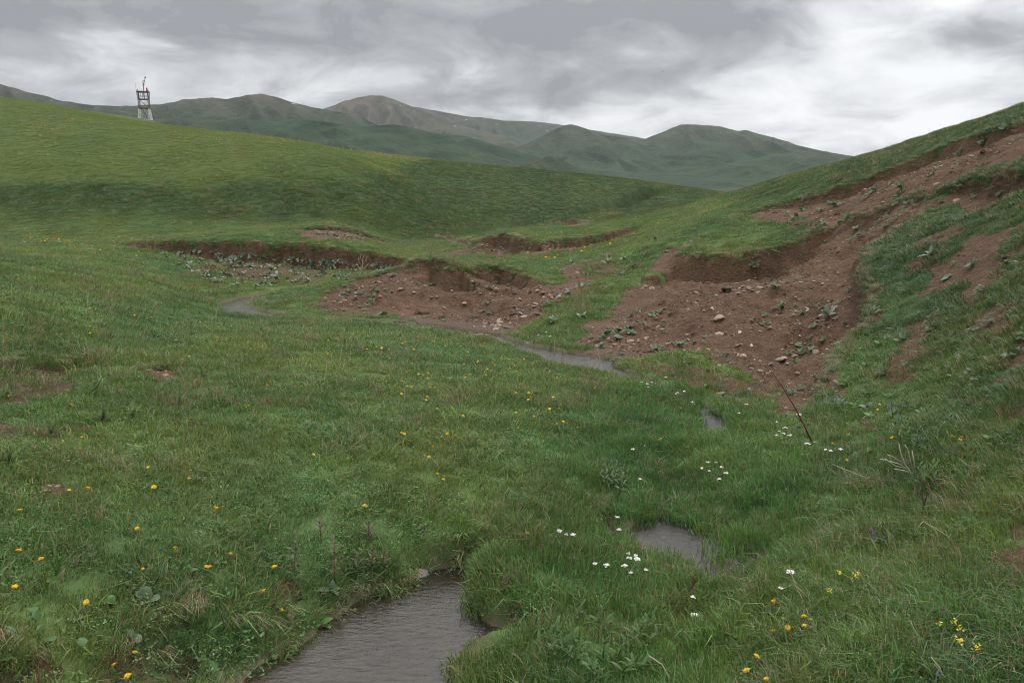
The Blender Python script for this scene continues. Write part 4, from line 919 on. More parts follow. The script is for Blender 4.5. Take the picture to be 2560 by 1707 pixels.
# leafy plants, every larger leaf a part of its own
def leaf_mesh(kind, L, Wd, fold=.25, droop=.35, lobes=0, seed=0):
    """leaf along +X, rising then drooping"""
    g = random.Random(seed); n = 9; V = []; Fc = []
    for i in range(n):
        t = i / (n - 1)
        if kind == 'round': w_ = math.sqrt(max(0, 1 - (2 * t - 1) ** 2)) ** .8
        elif kind == 'heart': w_ = max(0, math.sin(math.pi * min(1, t * .86 + .14)) ** .6) * (1 - .25 * t)
        else: w_ = math.sin(math.pi * t ** .8) ** .9
        if lobes: w_ *= 1 - .38 * (i % 2)
        z = L * (.42 * t - droop * t * t) + (g.uniform(-.02, .02) * L)
        for s in (-1, 0, 1): V.append((L * t, s * w_ * Wd / 2, z + abs(s) * fold * w_ * Wd / 2 * (1 if kind != 'round' else .6)))
    for i in range(n - 1):
        for k in (0, 1): Fc.append((i * 3 + k, i * 3 + k + 1, (i + 1) * 3 + k + 1, (i + 1) * 3 + k))
    me = mesh_obj('leaf_source', V, Fc, None, link=False).data; return me
def frond_mesh(L, seed=0):
    V = []; Fc = []; g = random.Random(seed); n = 11
    for i in range(n):
        t = (i + 1) / n; x = L * t; z = L * (.75 * t - .35 * t * t); lw = L * .26 * math.sin(math.pi * (.12 + .88 * t) ** .9) + .004
        for s in (-1, 1):
            k = len(V); f = g.uniform(.85, 1.1); V += [(x - .008, s * .001, z), (x + lw * .35, s * lw * .55 * f, z + lw * .12), (x + lw * .55, s * lw * f, z + lw * .05), (x + .010, s * .001, z)]; Fc.append((k, k + 1, k + 2, k + 3))
    k = len(V); V += [(0, -.002, 0), (0, .002, 0), (L, .001, L * .4), (L, -.001, L * .4)]; Fc.append((k, k + 1, k + 2, k + 3))
    return mesh_obj('frond_source', V, Fc, None, link=False).data
def set_mat(me, m):
    me = me.copy(); me.materials.clear(); me.materials.append(m); return me
LEAF = {}
def leaf_obj(parent, me, mat, loc, rz, pitch, sc, name='leaf'):
    key = (me.name, mat.name)
    if key not in LEAF: LEAF[key] = set_mat(me, mat)
    o = bpy.data.objects.new(name, LEAF[key]); COL.objects.link(o); o.parent = parent; o.location = loc; o.rotation_euler = (0, -pitch, rz); o.scale = (sc, sc, sc); return o
LM_LANCE = leaf_mesh('lance', .10, .028); LM_BROAD = leaf_mesh('lance', .11, .055); LM_ROUND = leaf_mesh('round', .085, .08, .1, .40); LM_HEART = leaf_mesh('heart', .10, .085, .2, .4); LM_LOBED = leaf_mesh('lance', .14, .06, .2, .3, 1)
FR = [frond_mesh(.14, 1), frond_mesh(.11, 2)]
def rosette(name, loc, n, me, mat, sc, pitch, label, cat, group=None, seed=0, spread=.01, lname='leaf'):
    g = random.Random(seed); r = empty(name, loc, g.uniform(0, 6.28)); a0 = 0
    for k in range(n):
        a0 += 2.4; leaf_obj(r, me, mat, (g.uniform(-spread, spread), g.uniform(-spread, spread), g.uniform(0, .01)), a0 + g.uniform(-.3, .3), pitch + g.uniform(-.35, .35), sc * g.uniform(.65, 1.15), lname)
    nn = normal(np.array([loc[0]]), np.array([loc[1]]))[0]; r.rotation_euler = Vector(nn).to_track_quat('Z', 'Y').to_euler()
    tag(r, label, cat, group); return r
def upright(name, loc, h, n, me, mat, stem, sc, label, cat, group=None, seed=0, lean=.1):
    g = random.Random(seed); r = empty(name, loc, g.uniform(0, 6.28)); lx, ly = g.uniform(-lean, lean), g.uniform(-lean, lean)
    v, f = tube([(0, 0, -.03), (lx * h * .5, ly * h * .5, h * .5), (lx * h, ly * h, h)], [.0024, .002, .0012], 6); mesh_obj('stem', v, f, stem, r)
    for k in range(n):
        t = .2 + .8 * k / max(1, n - 1); leaf_obj(r, me, mat, (lx * h * t, ly * h * t, h * t), k * 2.4 + g.uniform(-.3, .3), .25 + .55 * t * g.uniform(.6, 1.2), sc * (1.05 - .45 * t) * g.uniform(.8, 1.15))
    tag(r, label, cat, group); return r
def clump(name, loc, stems, h, n, me, mat, stem, sc, rad, label, cat, group=None, seed=0):
    g = random.Random(seed); r = empty(name, loc)
    for s in range(stems):
        a = g.uniform(0, 6.28); q = rad * math.sqrt(g.random()); bx, by = q * math.cos(a), q * math.sin(a); z0 = float(sample(loc[0] + bx, loc[1] + by)) - loc[2]
        lx, ly = bx * .8 + g.uniform(-.02, .02), by * .8 + g.uniform(-.02, .02); hh = h * g.uniform(.65, 1.1)
        v, f = tube([(bx, by, z0 - .03), (bx + lx * .4, by + ly * .4, z0 + hh * .5), (bx + lx, by + ly, z0 + hh)], [.003, .0026, .0016], 5); st = mesh_obj('stem', v, f, stem, r)
        for k in range(n):
            t = .15 + .85 * k / max(1, n - 1); leaf_obj(st, me, mat, (bx + lx * t, by + ly * t, z0 + hh * t), k * 2.4 + g.uniform(-.3, .3), .2 + .6 * t, sc * (1.1 - .45 * t) * g.uniform(.8, 1.2))
    tag(r, label, cat, group); return r
def G(px, py): return tuple(on(px, py))
sd0 = [0]
def S(): sd0[0] += 1; return sd0[0]
# plants one can pick out
rosette('round_leaf_plant', G(362,1500), 3, LM_ROUND, M_LEAF, .62, .55, 'pair of large round grey-green leaves in the bottom left turf', 'plant', seed=S())
rosette('round_leaf_plant', G(330,1590), 2, LM_ROUND, M_LEAF, .6, .45, 'round scalloped leaf hanging beside the ragged dandelion at the bottom left', 'plant', seed=S())
rosette('round_leaf_plant', G(178,1552), 2, LM_ROUND, M_LEAF, .42, .6, 'small silvery round leaf above the dark bank at bottom left', 'plant', seed=S())
rosette('round_leaf_plant', G(280,1508), 4, LM_ROUND, M_GLEAF, .4, .4, 'bright green round-leaved herb left of the big grey leaves', 'plant', seed=S())
rosette('oval_leaf_plant', G(470,1440), 3, LM_BROAD, M_GLEAF, .62, .95, 'upright oval pale green leaves in the turf left of the pool', 'plant', seed=S())
rosette('clover_patch', G(55,1610), 14, LM_ROUND, M_DLEAF, .45, .3, 'dense clover-like patch over the dark overhang at the bottom left corner', 'plant', seed=S(), spread=.14)
rosette('oval_leaf_plant', G(800,1560), 5, LM_BROAD, M_GLEAF, .6, .55, 'light green plant with drooping oval leaves at the pool edge', 'plant', seed=S())
for px, py, h, lab in ((735,1440,.17,'bronze leafy stem furthest left of those above the pool'), (835,1450,.20,'tall bronze stem with broad pale lower leaves above the pool'), (895,1440,.12,'dark bronze stem just right of the broad-leaved one'), (935,1432,.13,'middle bronze stem of the trio beside the grey boulder'), (962,1432,.11,'bronze stem nearest the grey boulder'), (803,1350,.10,'reddish thin leafy stem in the turf above the pool plants'), (922,1350,.09,'thin bronze stem in the turf above the bronze trio')):
    upright('bronze_leaf_plant', G(px, py), h, 11, LM_LANCE, M_RLEAF, M_RSTICK, .62, lab, 'plant', 'bronze-leaved plants above the pool', S())
rosette('broadleaf_plant', G(828,1475), 5, LM_BROAD, M_LEAF, .5, .3, 'broad grey-green leaves at the foot of the tallest bronze stem', 'plant', seed=S())
clump('grey_leafy_bush', G(1525,1225), 9, .17, 9, LM_LANCE, M_LEAF, M_STEM, .52, .10, 'low grey-green leafy bush at the left edge of the marsh', 'plant', seed=S())
clump('broad_leafy_bush', G(1500,1630), 20, .14, 9, LM_LANCE, M_DLEAF, M_STEM, .62, .17, 'large bright leafy clump in the tall grass at bottom centre', 'plant', seed=S())
clump('water_herb', G(1235,1520), 9, .09, 8, LM_LANCE, M_RLEAF, M_RSTICK, .35, .10, 'brownish bushy herb overhanging the right side of the pool', 'plant', seed=S())
clump('shrubby_herb', G(2290,1110), 9, .20, 9, LM_LANCE, M_DLEAF, M_STEM, .55, .14, 'dark leafy clump above the bleached twigs on the right slope', 'plant', seed=S())
clump('shrubby_herb', G(2245,1040), 7, .16, 8, LM_LANCE, M_DLEAF, M_STEM, .5, .12, 'dark leafy clump carrying purple spikes on the right slope', 'plant', seed=S())
clump('grey_green_herb', G(1985,985), 8, .10, 8, LM_LANCE, M_LEAF, M_STEM, .45, .16, 'grey-green herb mat at the lowest point of the bare slide', 'plant', seed=S())
clump('leafy_plant', G(2325,1220), 5, .15, 9, LM_LANCE, M_GLEAF, M_STEM, .55, .05, 'upright green leafy plant at the foot of the bleached twigs', 'plant', seed=S())
rosette('broadleaf_plant', G(2100,1020), 8, LM_HEART, M_LEAF, .8, .55, 'big crinkled grey-green leaves below the purple flower patch', 'plant', seed=S(), spread=.04)
rosette('broadleaf_plant', G(2065,1030), 7, LM_LOBED, M_GLEAF, .6, .5, 'bright lobed leaves left of the big crinkled leaves', 'plant', seed=S(), spread=.05)
rosette('broadleaf_plant', G(2140,1150), 5, LM_BROAD, M_LEAF, .6, .3, 'large dull leaf in the long grass below the white flowers at right', 'plant', seed=S())
rosette('silvery_thistle', G(2072,790), 8, LM_LOBED, M_SILV, 1.1, .6, 'silvery jagged thistle on the bare earth left of the grassy block', 'thistle', seed=S())
rosette('silvery_thistle', G(2330,640), 8, LM_LOBED, M_SILV, 1.0, .55, 'pale silvery thistle in the thin turf of the right slope', 'thistle', seed=S())
rosette('broadleaf_plant', G(2435,665), 7, LM_BROAD, M_LEAF, 1.0, .5, 'grey-green broad leaves right of the silvery thistle', 'plant', seed=S())
rosette('broadleaf_plant', G(2372,695), 4, LM_HEART, M_LEAF, .7, .35, 'two pale heart-shaped leaves below the silvery thistle', 'plant', seed=S())
rosette('broadleaf_plant', G(1956,775), 7, LM_BROAD, M_DLEAF, 1.1, .65, 'dark upright leaf rosette in the middle of the bare slide', 'plant', seed=S())
rosette('cabbage_leaf_plant', G(958,788), 8, LM_HEART, M_LEAF, 1.1, .45, 'cabbage-like plant at the stream edge below the brown mound', 'plant', seed=S(), spread=.06)
rosette('broadleaf_plant', G(1512,842), 8, LM_HEART, M_LEAF, 1.15, .5, 'largest grey leaf rosette on the bare slope right of the stream bend', 'plant', seed=S(), spread=.05)
for px, py in ((1548,828),(1545,848),(1578,836),(1576,818)): rosette('broadleaf_plant', G(px, py), 5, LM_HEART, M_LEAF, .8, .45, 'small grey leaf rosette near the largest one on the bare slope by the bend', 'plant', 'small grey rosettes near the stream bend', S(), .02)
for px, py in ((1642,875),(1705,865),(1540,905),(1500,870)): rosette('broadleaf_plant', G(px, py), 6, LM_BROAD, M_LEAF, .8, .5, 'grey-green rosette at the bottom edge of the bare slide', 'plant', 'rosettes along the bottom of the slide', S(), .03)
for px, py in ((2090,515),(2080,510),(2190,480),(2255,485),(2330,440),(2010,525),(2050,530),(1990,545),(2060,565),(2255,470),(2100,560),(2120,545),(2460,360),(2520,320),(2400,385)): rosette('broadleaf_plant', G(px, py), 6, LM_BROAD, random.choice((M_LEAF, M_DLEAF)), random.uniform(.9, 1.5), .5, 'green rosette on the upper band of bare earth at right', 'plant', 'rosettes on the upper bare band', S(), .05)
for px, py in ((1385,805),(1455,795),(1560,650),(1520,660),(1470,690),(1500,685),(1430,660),(1610,640),(1580,670),(1640,600),(1420,735),(1555,690),(1450,720)): rosette('broadleaf_plant', G(px, py), 5, random.choice((LM_BROAD, LM_LOBED)), random.choice((M_LEAF, M_SILV, M_LEAF)), random.uniform(.8, 1.4), .5, 'grey-green rosette on the grassy spur between mound and slide', 'plant', 'rosettes on the grassy spur', S(), .03)
# coltsfoot on the talus of the far cut bank
cut = [(random.uniform(400, 1000), random.uniform(620, 722)) for _ in range(1700)]; n_c = 0
for px, py in cut:
    top = 610 + max(0, (px - 500)) * .075; bot = 725 - abs(px - 620) * .10 if px > 560 else 640 + (px - 400) * .5
    if not (top + 18 < py < bot) or n_c >= 290: continue
    p = on(px, py)
    if p is None or p[1] > 24 or p[1] < 15: continue
    n_c += 1; rosette('coltsfoot_plant', tuple(p), random.choice((3, 4, 5)), random.choice((LM_HEART, LM_BROAD)), random.choice((M_LEAF, M_SILV, M_SILV, M_LEAF)), random.choice((.6, .8, .95, 1.25)), random.uniform(.3, .8), 'grey-green broad-leaved herb on the slope under the long cut bank', 'plant', 'herbs under the long cut bank', S(), .03)
for k in range(24):
    px = random.uniform(760, 930); p = on(px, random.uniform(582, 600) + max(0, px - 860) * .12)
    if p is not None and p[1] > 24: rosette('coltsfoot_plant', tuple(p), 3, LM_HEART, M_LEAF, random.uniform(.7, 1.2), .4, 'grey-green herb in the small far hollow above the cut bank', 'plant', 'herbs in the far hollow', S(), .03)
for px, py, lab in ((240,985,'feathery grey-green herb below the bare patch at the left edge'), (258,1060,'feathery herb under the two touching dandelions'), (330,1050,'feathery herb right of the pale green one in the left meadow'), (445,1020,'feathery herb in the left meadow nearest the centre'), (505,945,'tall feathery herb right of the small bare patch'), (20,1160,'feathery herb at the left edge of the middle meadow'), (125,1090,'dull feathery herb between the bare patches at left')):
    rosette('feathery_herb', G(px, py), 7, FR[S() % 2], M_FROND, .7, .75, lab, 'plant', seed=S(), lname='frond')
for px, py in ((1110,950),(960,935),(1100,1045),(1500,1050),(1490,1065),(1480,945),(1540,955),(1345,1015),(410,1180),(505,1205),(775,1065),(1180,1280),(1160,1300),(1340,1350),(1290,1340)): rosette('broadleaf_plant', G(px, py), 5, random.choice((LM_BROAD, LM_LANCE, LM_HEART)), random.choice((M_LEAF, M_GLEAF)), random.uniform(.32, .55), .45, 'grey-green broad-leaved herb in the central meadow turf', 'plant', 'broad-leaved herbs of the central turf', S(), .02)
for k in range(28):
    px, py = random.uniform(1540, 1900), random.uniform(850, 985); p = on(px, py); rosette('leafy_herb', tuple(p), 6, random.choice((LM_LANCE, LM_BROAD)), random.choice((M_DLEAF, M_GLEAF, M_LEAF)), random.uniform(.35, .65), .5, 'low leafy herb in the green patch at the foot of the slide', 'plant', 'leafy herbs at the foot of the slide', S(), .03)
for k in range(60):
    px, py = random.uniform(1980, 2550), random.uniform(650, 1150); p = on(px, py)
    if py > 650 + (2250 - px) * .9: rosette('leafy_herb', tuple(p), 7, random.choice((LM_LANCE, LM_BROAD)), random.choice((M_DLEAF, M_GLEAF, M_LEAF)), random.uniform(.45, .8), .5, 'low leafy herb in the thin turf of the right-hand slope', 'plant', 'leafy herbs of the right-hand slope', S(), .03)

# ------------------------------------------------------------------ dry stems and sticks
def stalk(name, pts, r0, r1, mat, label, cat='stalk', group=None, twigs=()):
    """pts: pixels with height above ground; a bent stem standing where its first pixel meets the ground"""
    b = on(*pts[0]); Yb = b[1]; W = [Vector(b) - Vector((0, 0, .03))]
    for q in pts[1:]:
        c = at_Y(q[0], q[1], Yb + (q[2] if len(q) > 2 else 0)); W.append(Vector(c))
    n = len(W); base = W[0].copy(); loc = [w_ - base for w_ in W]
    v, f = tube(loc, [r0 + (r1 - r0) * i / (n - 1) for i in range(n)], 6)
    if not twigs:
        o = mesh_obj(name, v, f, mat); o.location = base
    else:
        o = empty(name, base); mesh_obj('stem', v, f, mat, o)
        for tw in twigs:
            T = [Vector(at_Y(q[0], q[1], Yb + (q[2] if len(q) > 2 else 0))) - base for q in tw]; v, f = tube(T, [r1 * 1.3 + (r0 * .25 - r1) * max(0, 1 - i / (len(T) - 1)) for i in range(len(T))], 5); mesh_obj('twig', v, f, mat, o)
    return tag(o, label, cat, group)
stalk('stick', [(2036,1108),(2010,1062),(1985,1015),(1955,965),(1925,922)], .0075, .003, M_RSTICK, 'long thin red-brown stick leaning over the marsh edge', 'stick', twigs=[[(2006,1056),(1996,1046),(1990,1043)]])
stalk('stick', [(1712,1492),(1726,1470),(1738,1450),(1734,1444),(1731,1437)], .008, .006, M_DSTICK, 'short dark bent stick poking from the marsh grass', 'stick')
stalk('dry_twigs', [(2290,1192),(2272,1175),(2262,1160),(2252,1135),(2247,1108)], .006, .0025, M_PALE, 'bleached branching dead twigs on the right slope', 'twigs',
      twigs=[[(2275,1178),(2250,1160),(2215,1150),(2200,1147)], [(2285,1185),(2276,1150),(2268,1120),(2262,1112)], [(2270,1172),(2240,1165),(2212,1146)], [(2288,1186),(2286,1160),(2280,1128)], [(2262,1160),(2230,1140),(2218,1136)], [(2284,1184),(2262,1176),(2235,1172)]])
stalk('dry_stalk', [(2205,1196),(2150,1188),(2110,1172),(2080,1160)], .003, .0014, M_PALE, 'bleached stalk lying left of the branching twigs', twigs=[[(2190,1194),(2150,1200),(2115,1208)], [(2200,1196),(2170,1208),(2120,1213)]])
stalk('dry_stalk', [(2378,962),(2382,925),(2392,900),(2398,882)], .003, .0012, M_DRY, 'pale split stalk standing on the right slope beside a tan stone', twigs=[[(2380,940),(2394,910),(2398,890)]])
stalk('dry_stalk', [(2306,1300),(2308,1260),(2304,1215),(2306,1190)], .005, .003, M_DSTICK, 'upright brown dead stem below the bleached twigs', twigs=[[(2308,1270),(2318,1235),(2322,1212)]])
stalk('dry_stalk', [(2016,1530),(2003,1490),(1988,1462),(1972,1412)], .0026, .0014, M_DRY, 'kinked straw stalk at the right end of the marsh', twigs=[[(1988,1462),(2005,1478),(2018,1492)]])
stalk('dry_stalk', [(2400,1370),(2370,1340),(2335,1318),(2308,1302)], .0022, .0014, M_DRY, 'straw lying diagonally in the long grass at right', twigs=[[(2308,1302),(2295,1318),(2285,1335)]])
stalk('dry_stalk', [(1675,1715),(1672,1690),(1655,1660),(1622,1638)], .003, .002, M_PALE, 'pale arching straw at the bottom centre', )
stalk('dry_stalk', [(848,1130),(890,1108),(920,1085),(947,1073)], .0026, .0012, M_DRY, 'long straw leaning in the central turf')
stalk('dry_stalk', [(2375,1715),(2350,1670),(2328,1642)], .0024, .0016, M_DRY, 'pale straw at the bottom right edge')
for pts in ([(1005,1035),(1012,990),(1008,950),(1000,915)], [(870,945),(875,900),(878,860)], [(845,935),(850,900),(856,862)], [(893,925),(915,905),(934,880)], [(862,930),(868,890),(866,850)], [(775,990),(778,950),(777,910)], [(822,925),(828,905),(830,880)], [(950,955),(956,940)],
            [(310,848),(330,820),(350,788)], [(362,790),(364,760),(366,735)], [(355,785),(357,755),(360,735)], [(408,785),(410,770),(411,750)], [(222,800),(220,770),(218,745)], [(537,830),(540,800),(540,780)], [(28,760),(28,735),(29,708)], [(70,765),(74,740),(78,715)]):
    stalk('dry_stalk', pts, .0022, .001, M_DRY, 'thin upright straw among the middle meadow grass', 'stalk', 'straws of the middle meadow')
for pts in ([(813,960),(815,930),(816,910)], [(1386,900),(1386,870),(1387,850)], [(1503,920),(1498,895),(1492,868)]): stalk('dry_stalk', pts, .003, .0014, M_DRY, 'single tall dead stem standing beside the stream bend', 'stalk', 'dead stems by the stream')
stalk('dead_weed', [(905,690),(906,665),(908,640)], .008, .004, M_DRY, 'dead brown weed standing before the cut bank', 'weed', twigs=[[(906,670),(898,655),(896,645)], [(906,665),(914,650),(918,642)], [(907,655),(901,645),(903,636)], [(906,675),(916,664),(921,660)], [(906,680),(897,670),(893,662)]])
for k in range(34):
    px = random.gauss(random.choice((620, 720, 830, 900, 1010, 1180, 1400, 1650)), 22); sk = np.interp(px, [0, 150, 380, 700, 1000, 1300, 1600, 1800], [240, 262, 301, 350, 394, 430, 468, 486]); p = on(px, sk + 4)
    if p is None or p[1] < 60: continue
    h = random.uniform(.2, .6); v, f = tube([(0, 0, -.05), (random.uniform(-.1, .1), 0, h * .6), (random.uniform(-.25, .25), 0, h)], [.014, .011, .007], 4); o = mesh_obj('dead_weed', v, f, M_DRY); o.location = p
    tag(o, 'thin dead weed stem standing on the left hill skyline', 'weed', 'dead weeds on the hill skyline')

# ------------------------------------------------------------------ stones
def stone_mat(name, c0, c1, c2):
    b = NB(name); P = b.obj(); rnd = b.N('ShaderNodeObjectInfo').outputs['Random']; off = b.N('ShaderNodeVectorMath'); off.operation = 'ADD'; b.L(P, off.inputs[0]); cx = b.N('ShaderNodeCombineXYZ'); b.L(b.math('MULTIPLY', rnd, 37.0), cx.inputs[0]); b.L(cx.outputs[0], off.inputs[1])
    n = b.noise(off.outputs[0], 3.0, 6, .65); f = b.noise(off.outputs[0], 22.0, 5, .7)
    c = b.ramp(n, [(.3, c0), (.52, c1), (.72, c2)]); c = b.mix(b.math('MULTIPLY', b.ramp(f, [(.5, 0), (.72, 1)]), .45), c, (.12, .085, .065))
    k = b.math('ADD', .75, b.math('MULTIPLY', rnd, .5)); vm = b.N('ShaderNodeVectorMath'); vm.operation = 'SCALE'; b.L(c, vm.inputs[0]); b.L(k, vm.inputs['Scale'])
    return b.done(b.princ(vm.outputs[0], .85, .25, b.bump(b.math('ADD', n, b.math('MULTIPLY', f, .4)), .6, .05)))
M_TAN = stone_mat('tan_stone', (.22, .155, .11), (.33, .25, .185), (.44, .36, .28)); M_GREY = stone_mat('grey_stone', (.17, .145, .13), (.25, .22, .195), (.34, .31, .28)); M_PINK = stone_mat('pinkish_stone', (.20, .125, .09), (.33, .225, .17), (.45, .35, .28)); M_ORNG = stone_mat('orange_stone', (.17, .085, .05), (.26, .14, .085), (.33, .2, .13)); M_WSTN = stone_mat('pale_stone', (.30, .27, .23), (.42, .39, .34), (.52, .49, .44))
import bmesh
def stone_mesh(seed, sub=3, flat=.55, blocky=.5):
    g = np.random.default_rng(seed); bm = bmesh.new(); bmesh.ops.create_icosphere(bm, subdivisions=sub, radius=1.0); V = np.array([v.co[:] for v in bm.verts]); Fc = [tuple(v.index for v in f.verts) for f in bm.faces]; bm.free()
    D = V.copy(); r = np.ones(len(V))
    for k in range(9):        # chop flat facets
        n = g.normal(size=3); n /= np.linalg.norm(n); d = g.uniform(.5, .85); h = D @ n; D = np.where((h > d)[:, None], D - n[None] * ((h - d) * (.6 + .4 * blocky))[:, None], D)
    D *= 1 + .05 * fbm(D[:, 0] * 2 + seed, D[:, 1] * 2 + D[:, 2], 3, seed)[:, None]
    D *= np.array([1.0, g.uniform(.65, .9), flat])
    return D, Fc
STN = [mesh_obj('stone_source', *stone_mesh(k, 2, random.Random(k).uniform(.35, .65), 1.0), link=False, smooth=False).data for k in range(8)]
def stone(px, py, wpx, mat, label, group=None, name='stone', sc=(1, 1, 1), sink=.3, tilt=None):
    p = on(px, py)
    if p is None: return None
    s = wpx / F * p[1] / 2 * 1.02; me = random.choice(STN); key = (me.name, mat.name)
    if key not in LEAF: LEAF[key] = set_mat(me, mat)
    o = bpy.data.objects.new(name, LEAF[key]); COL.objects.link(o)
    o.location = (p[0], p[1], p[2] + s * sc[2] * .5 * (1 - sink * 1.6)); o.scale = (s * sc[0], s * sc[1], s * sc[2]); o.rotation_euler = tilt or (random.uniform(-.35, .35), random.uniform(-.35, .35), random.uniform(-3.1, 3.1)); return tag(o, label, 'stone', group)
stone(1047,1440,54,M_GREY,'rounded grey boulder at the head of the pool',name='boulder',sc=(1,.8,1.1),tilt=(.1,.1,.3)); stone(975,1460,24,M_GREY,'small grey stone left of the rounded boulder above the pool',sc=(.8,.8,1.3),tilt=(0,.3,0))
stone(727,1545,28,M_PINK,'pinkish white angular stone in the muddy bank left of the pool',sc=(1,.9,1.3)); stone(512,1712,26,M_PINK,'pale stone cut by the bottom edge of the picture'); stone(955,1515,44,M_ORNG,'flat reddish stone half under water at the pool edge',sc=(1,.8,.35),sink=.5,tilt=(0,0,.2)); stone(1080,1470,36,M_ORNG,'submerged tan stone at the head of the pool',sc=(1,.8,.4),sink=.5,tilt=(0,0,.6))
stone(1505,1292,34,M_TAN,'long pale slanted stone at the left edge of the marsh',sc=(1.1,.42,.55),tilt=(0,.25,-.95)); stone(1657,1350,22,M_WSTN,'white stone standing in the marsh grass',sc=(.9,.8,1.3),tilt=(.2,0,.3)); stone(1320,977,22,M_TAN,'flat pale stone lying in the central turf',sc=(1.2,.5,.35))
stone(1795,800,42,M_PINK,'large pinkish stone in the middle of the bare slide',sc=(1,.8,.75)); stone(2435,950,26,M_TAN,'tan angular stone beside the split pale stalk',sc=(1,.8,1)); stone(2512,1118,26,M_TAN,'tan stone on the far right slope in the long grass',sc=(1,.8,.8)); stone(2553,1098,26,M_WSTN,'pale stone at the right edge of the picture',sc=(1,.8,.7)); stone(2468,992,18,M_ORNG,'small orange stone on the bare patch at far right'); stone(2478,880,16,M_ORNG,'small reddish stone in the thin turf at far right')
stone(1375,742,20,M_ORNG,'round orange stone in the cluster right of the mound',sc=(1,.9,.85)); stone(1355,735,20,M_PINK,'pink-white stone left of the round orange one'); stone(1352,722,14,M_GREY,'tall grey stone in the cluster right of the mound',sc=(.7,.6,1.4)); stone(1395,744,18,M_WSTN,'pale stone right of the round orange one'); stone(1240,727,20,M_PINK,'pinkish angular stone under the mound overhang'); stone(1343,730,16,M_TAN,'tan flat stone leftmost in the cluster by the mound')
stone(757,690,16,M_WSTN,'pale slab leaning on the slope under the cut bank',sc=(.6,.4,1.6),tilt=(.2,-.45,0)); stone(2040,885,28,M_TAN,'tan boulder where bare slide meets the grassy block',sc=(1,.9,1),name='boulder'); stone(1955,900,46,M_TAN,'broad tan rock low on the bare slide',sc=(1.1,.8,.6),name='boulder'); stone(1925,912,26,M_GREY,'grey slab left of the broad tan rock',sc=(1.1,.6,.5)); stone(1985,893,22,M_PINK,'pinkish stone right of the broad tan rock'); stone(1800,985,34,M_TAN,'flat tan rock in the herbs at the slide foot',sc=(1.2,.8,.5)); stone(1872,980,30,M_GREY,'leaning grey rock among herbs at the slide foot',sc=(.8,.6,1)); stone(1478,735,16,M_PINK,'single pale stone on the grassy edge of the slide'); stone(2100,870,14,M_TAN,'small tan stone under the grassy block edge'); stone(2340,525,14,M_ORNG,'orange stone at the tuft edge on the upper right slope')
for px, py in ((1835,728),(1850,722),(1862,730),(1845,735),(1872,722),(1880,728),(1828,722),(1857,718)): stone(px, py, random.uniform(12, 18), random.choice((M_GREY, M_TAN)), 'grey angular rock of the small outcrop under the big overhang', 'rocks of the outcrop under the overhang')
for px, py, wv in ((870,727,14),(888,735,12),(1002,725,18),(1035,732,14),(852,758,12),(890,742,11),(980,730,12),(1090,745,14),(950,742,12),(1080,745,12),(928,718,11),(1020,770,12),(1110,770,14),(1060,780,12),(1160,760,16),(900,768,11),(1200,735,13),(1130,728,12),(985,770,11),(1220,760,14),(1255,742,13),(1285,735,16),(1300,750,14),(1268,722,12),(1180,705,12)): stone(px, py, wv, random.choice((M_TAN, M_GREY, M_PINK)), 'small stone on the bare face of the brown mound', 'stones on the mound face')
for k in range(42):
    t = random.uniform(0, 1); px = 1165 + 190 * t + random.uniform(-15, 15); py = 845 - 85 * t + random.uniform(-18, 18)
    stone(px, py, random.uniform(10, 24), random.choice((M_TAN, M_TAN, M_GREY, M_PINK)), 'flat stone of the spill between mound and stream bend', 'stones spilling to the stream bend', sc=(1, .8, .5))
for k in range(170):
    px, py = random.uniform(1500, 2180), random.uniform(690, 980)
    if py < 700 + (1750 - px) * .6 or py > 880 + max(0, (px - 1650)) * .25: continue
    stone(px, py, random.uniform(8, 17), random.choice((M_TAN, M_PINK, M_TAN, M_WSTN)), 'small pale stone scattered on the big bare slide', 'stones scattered on the big slide', sc=(1, .8, .55))
for k in range(30):
    px = random.uniform(1950, 2550); py = np.interp(px, [1950, 2560], [560, 340]) + random.uniform(-15, 60); stone(px, py, random.uniform(7, 13), random.choice((M_TAN, M_PINK)), 'small stone on the upper bare band at right', 'stones on the upper bare band', sc=(1, .8, .55))
for k in range(20): stone(random.uniform(1180, 1420), random.uniform(612, 632), random.uniform(5, 9), M_TAN, 'tiny stone at the foot of the far brown scarp', 'stones by the far scarp')
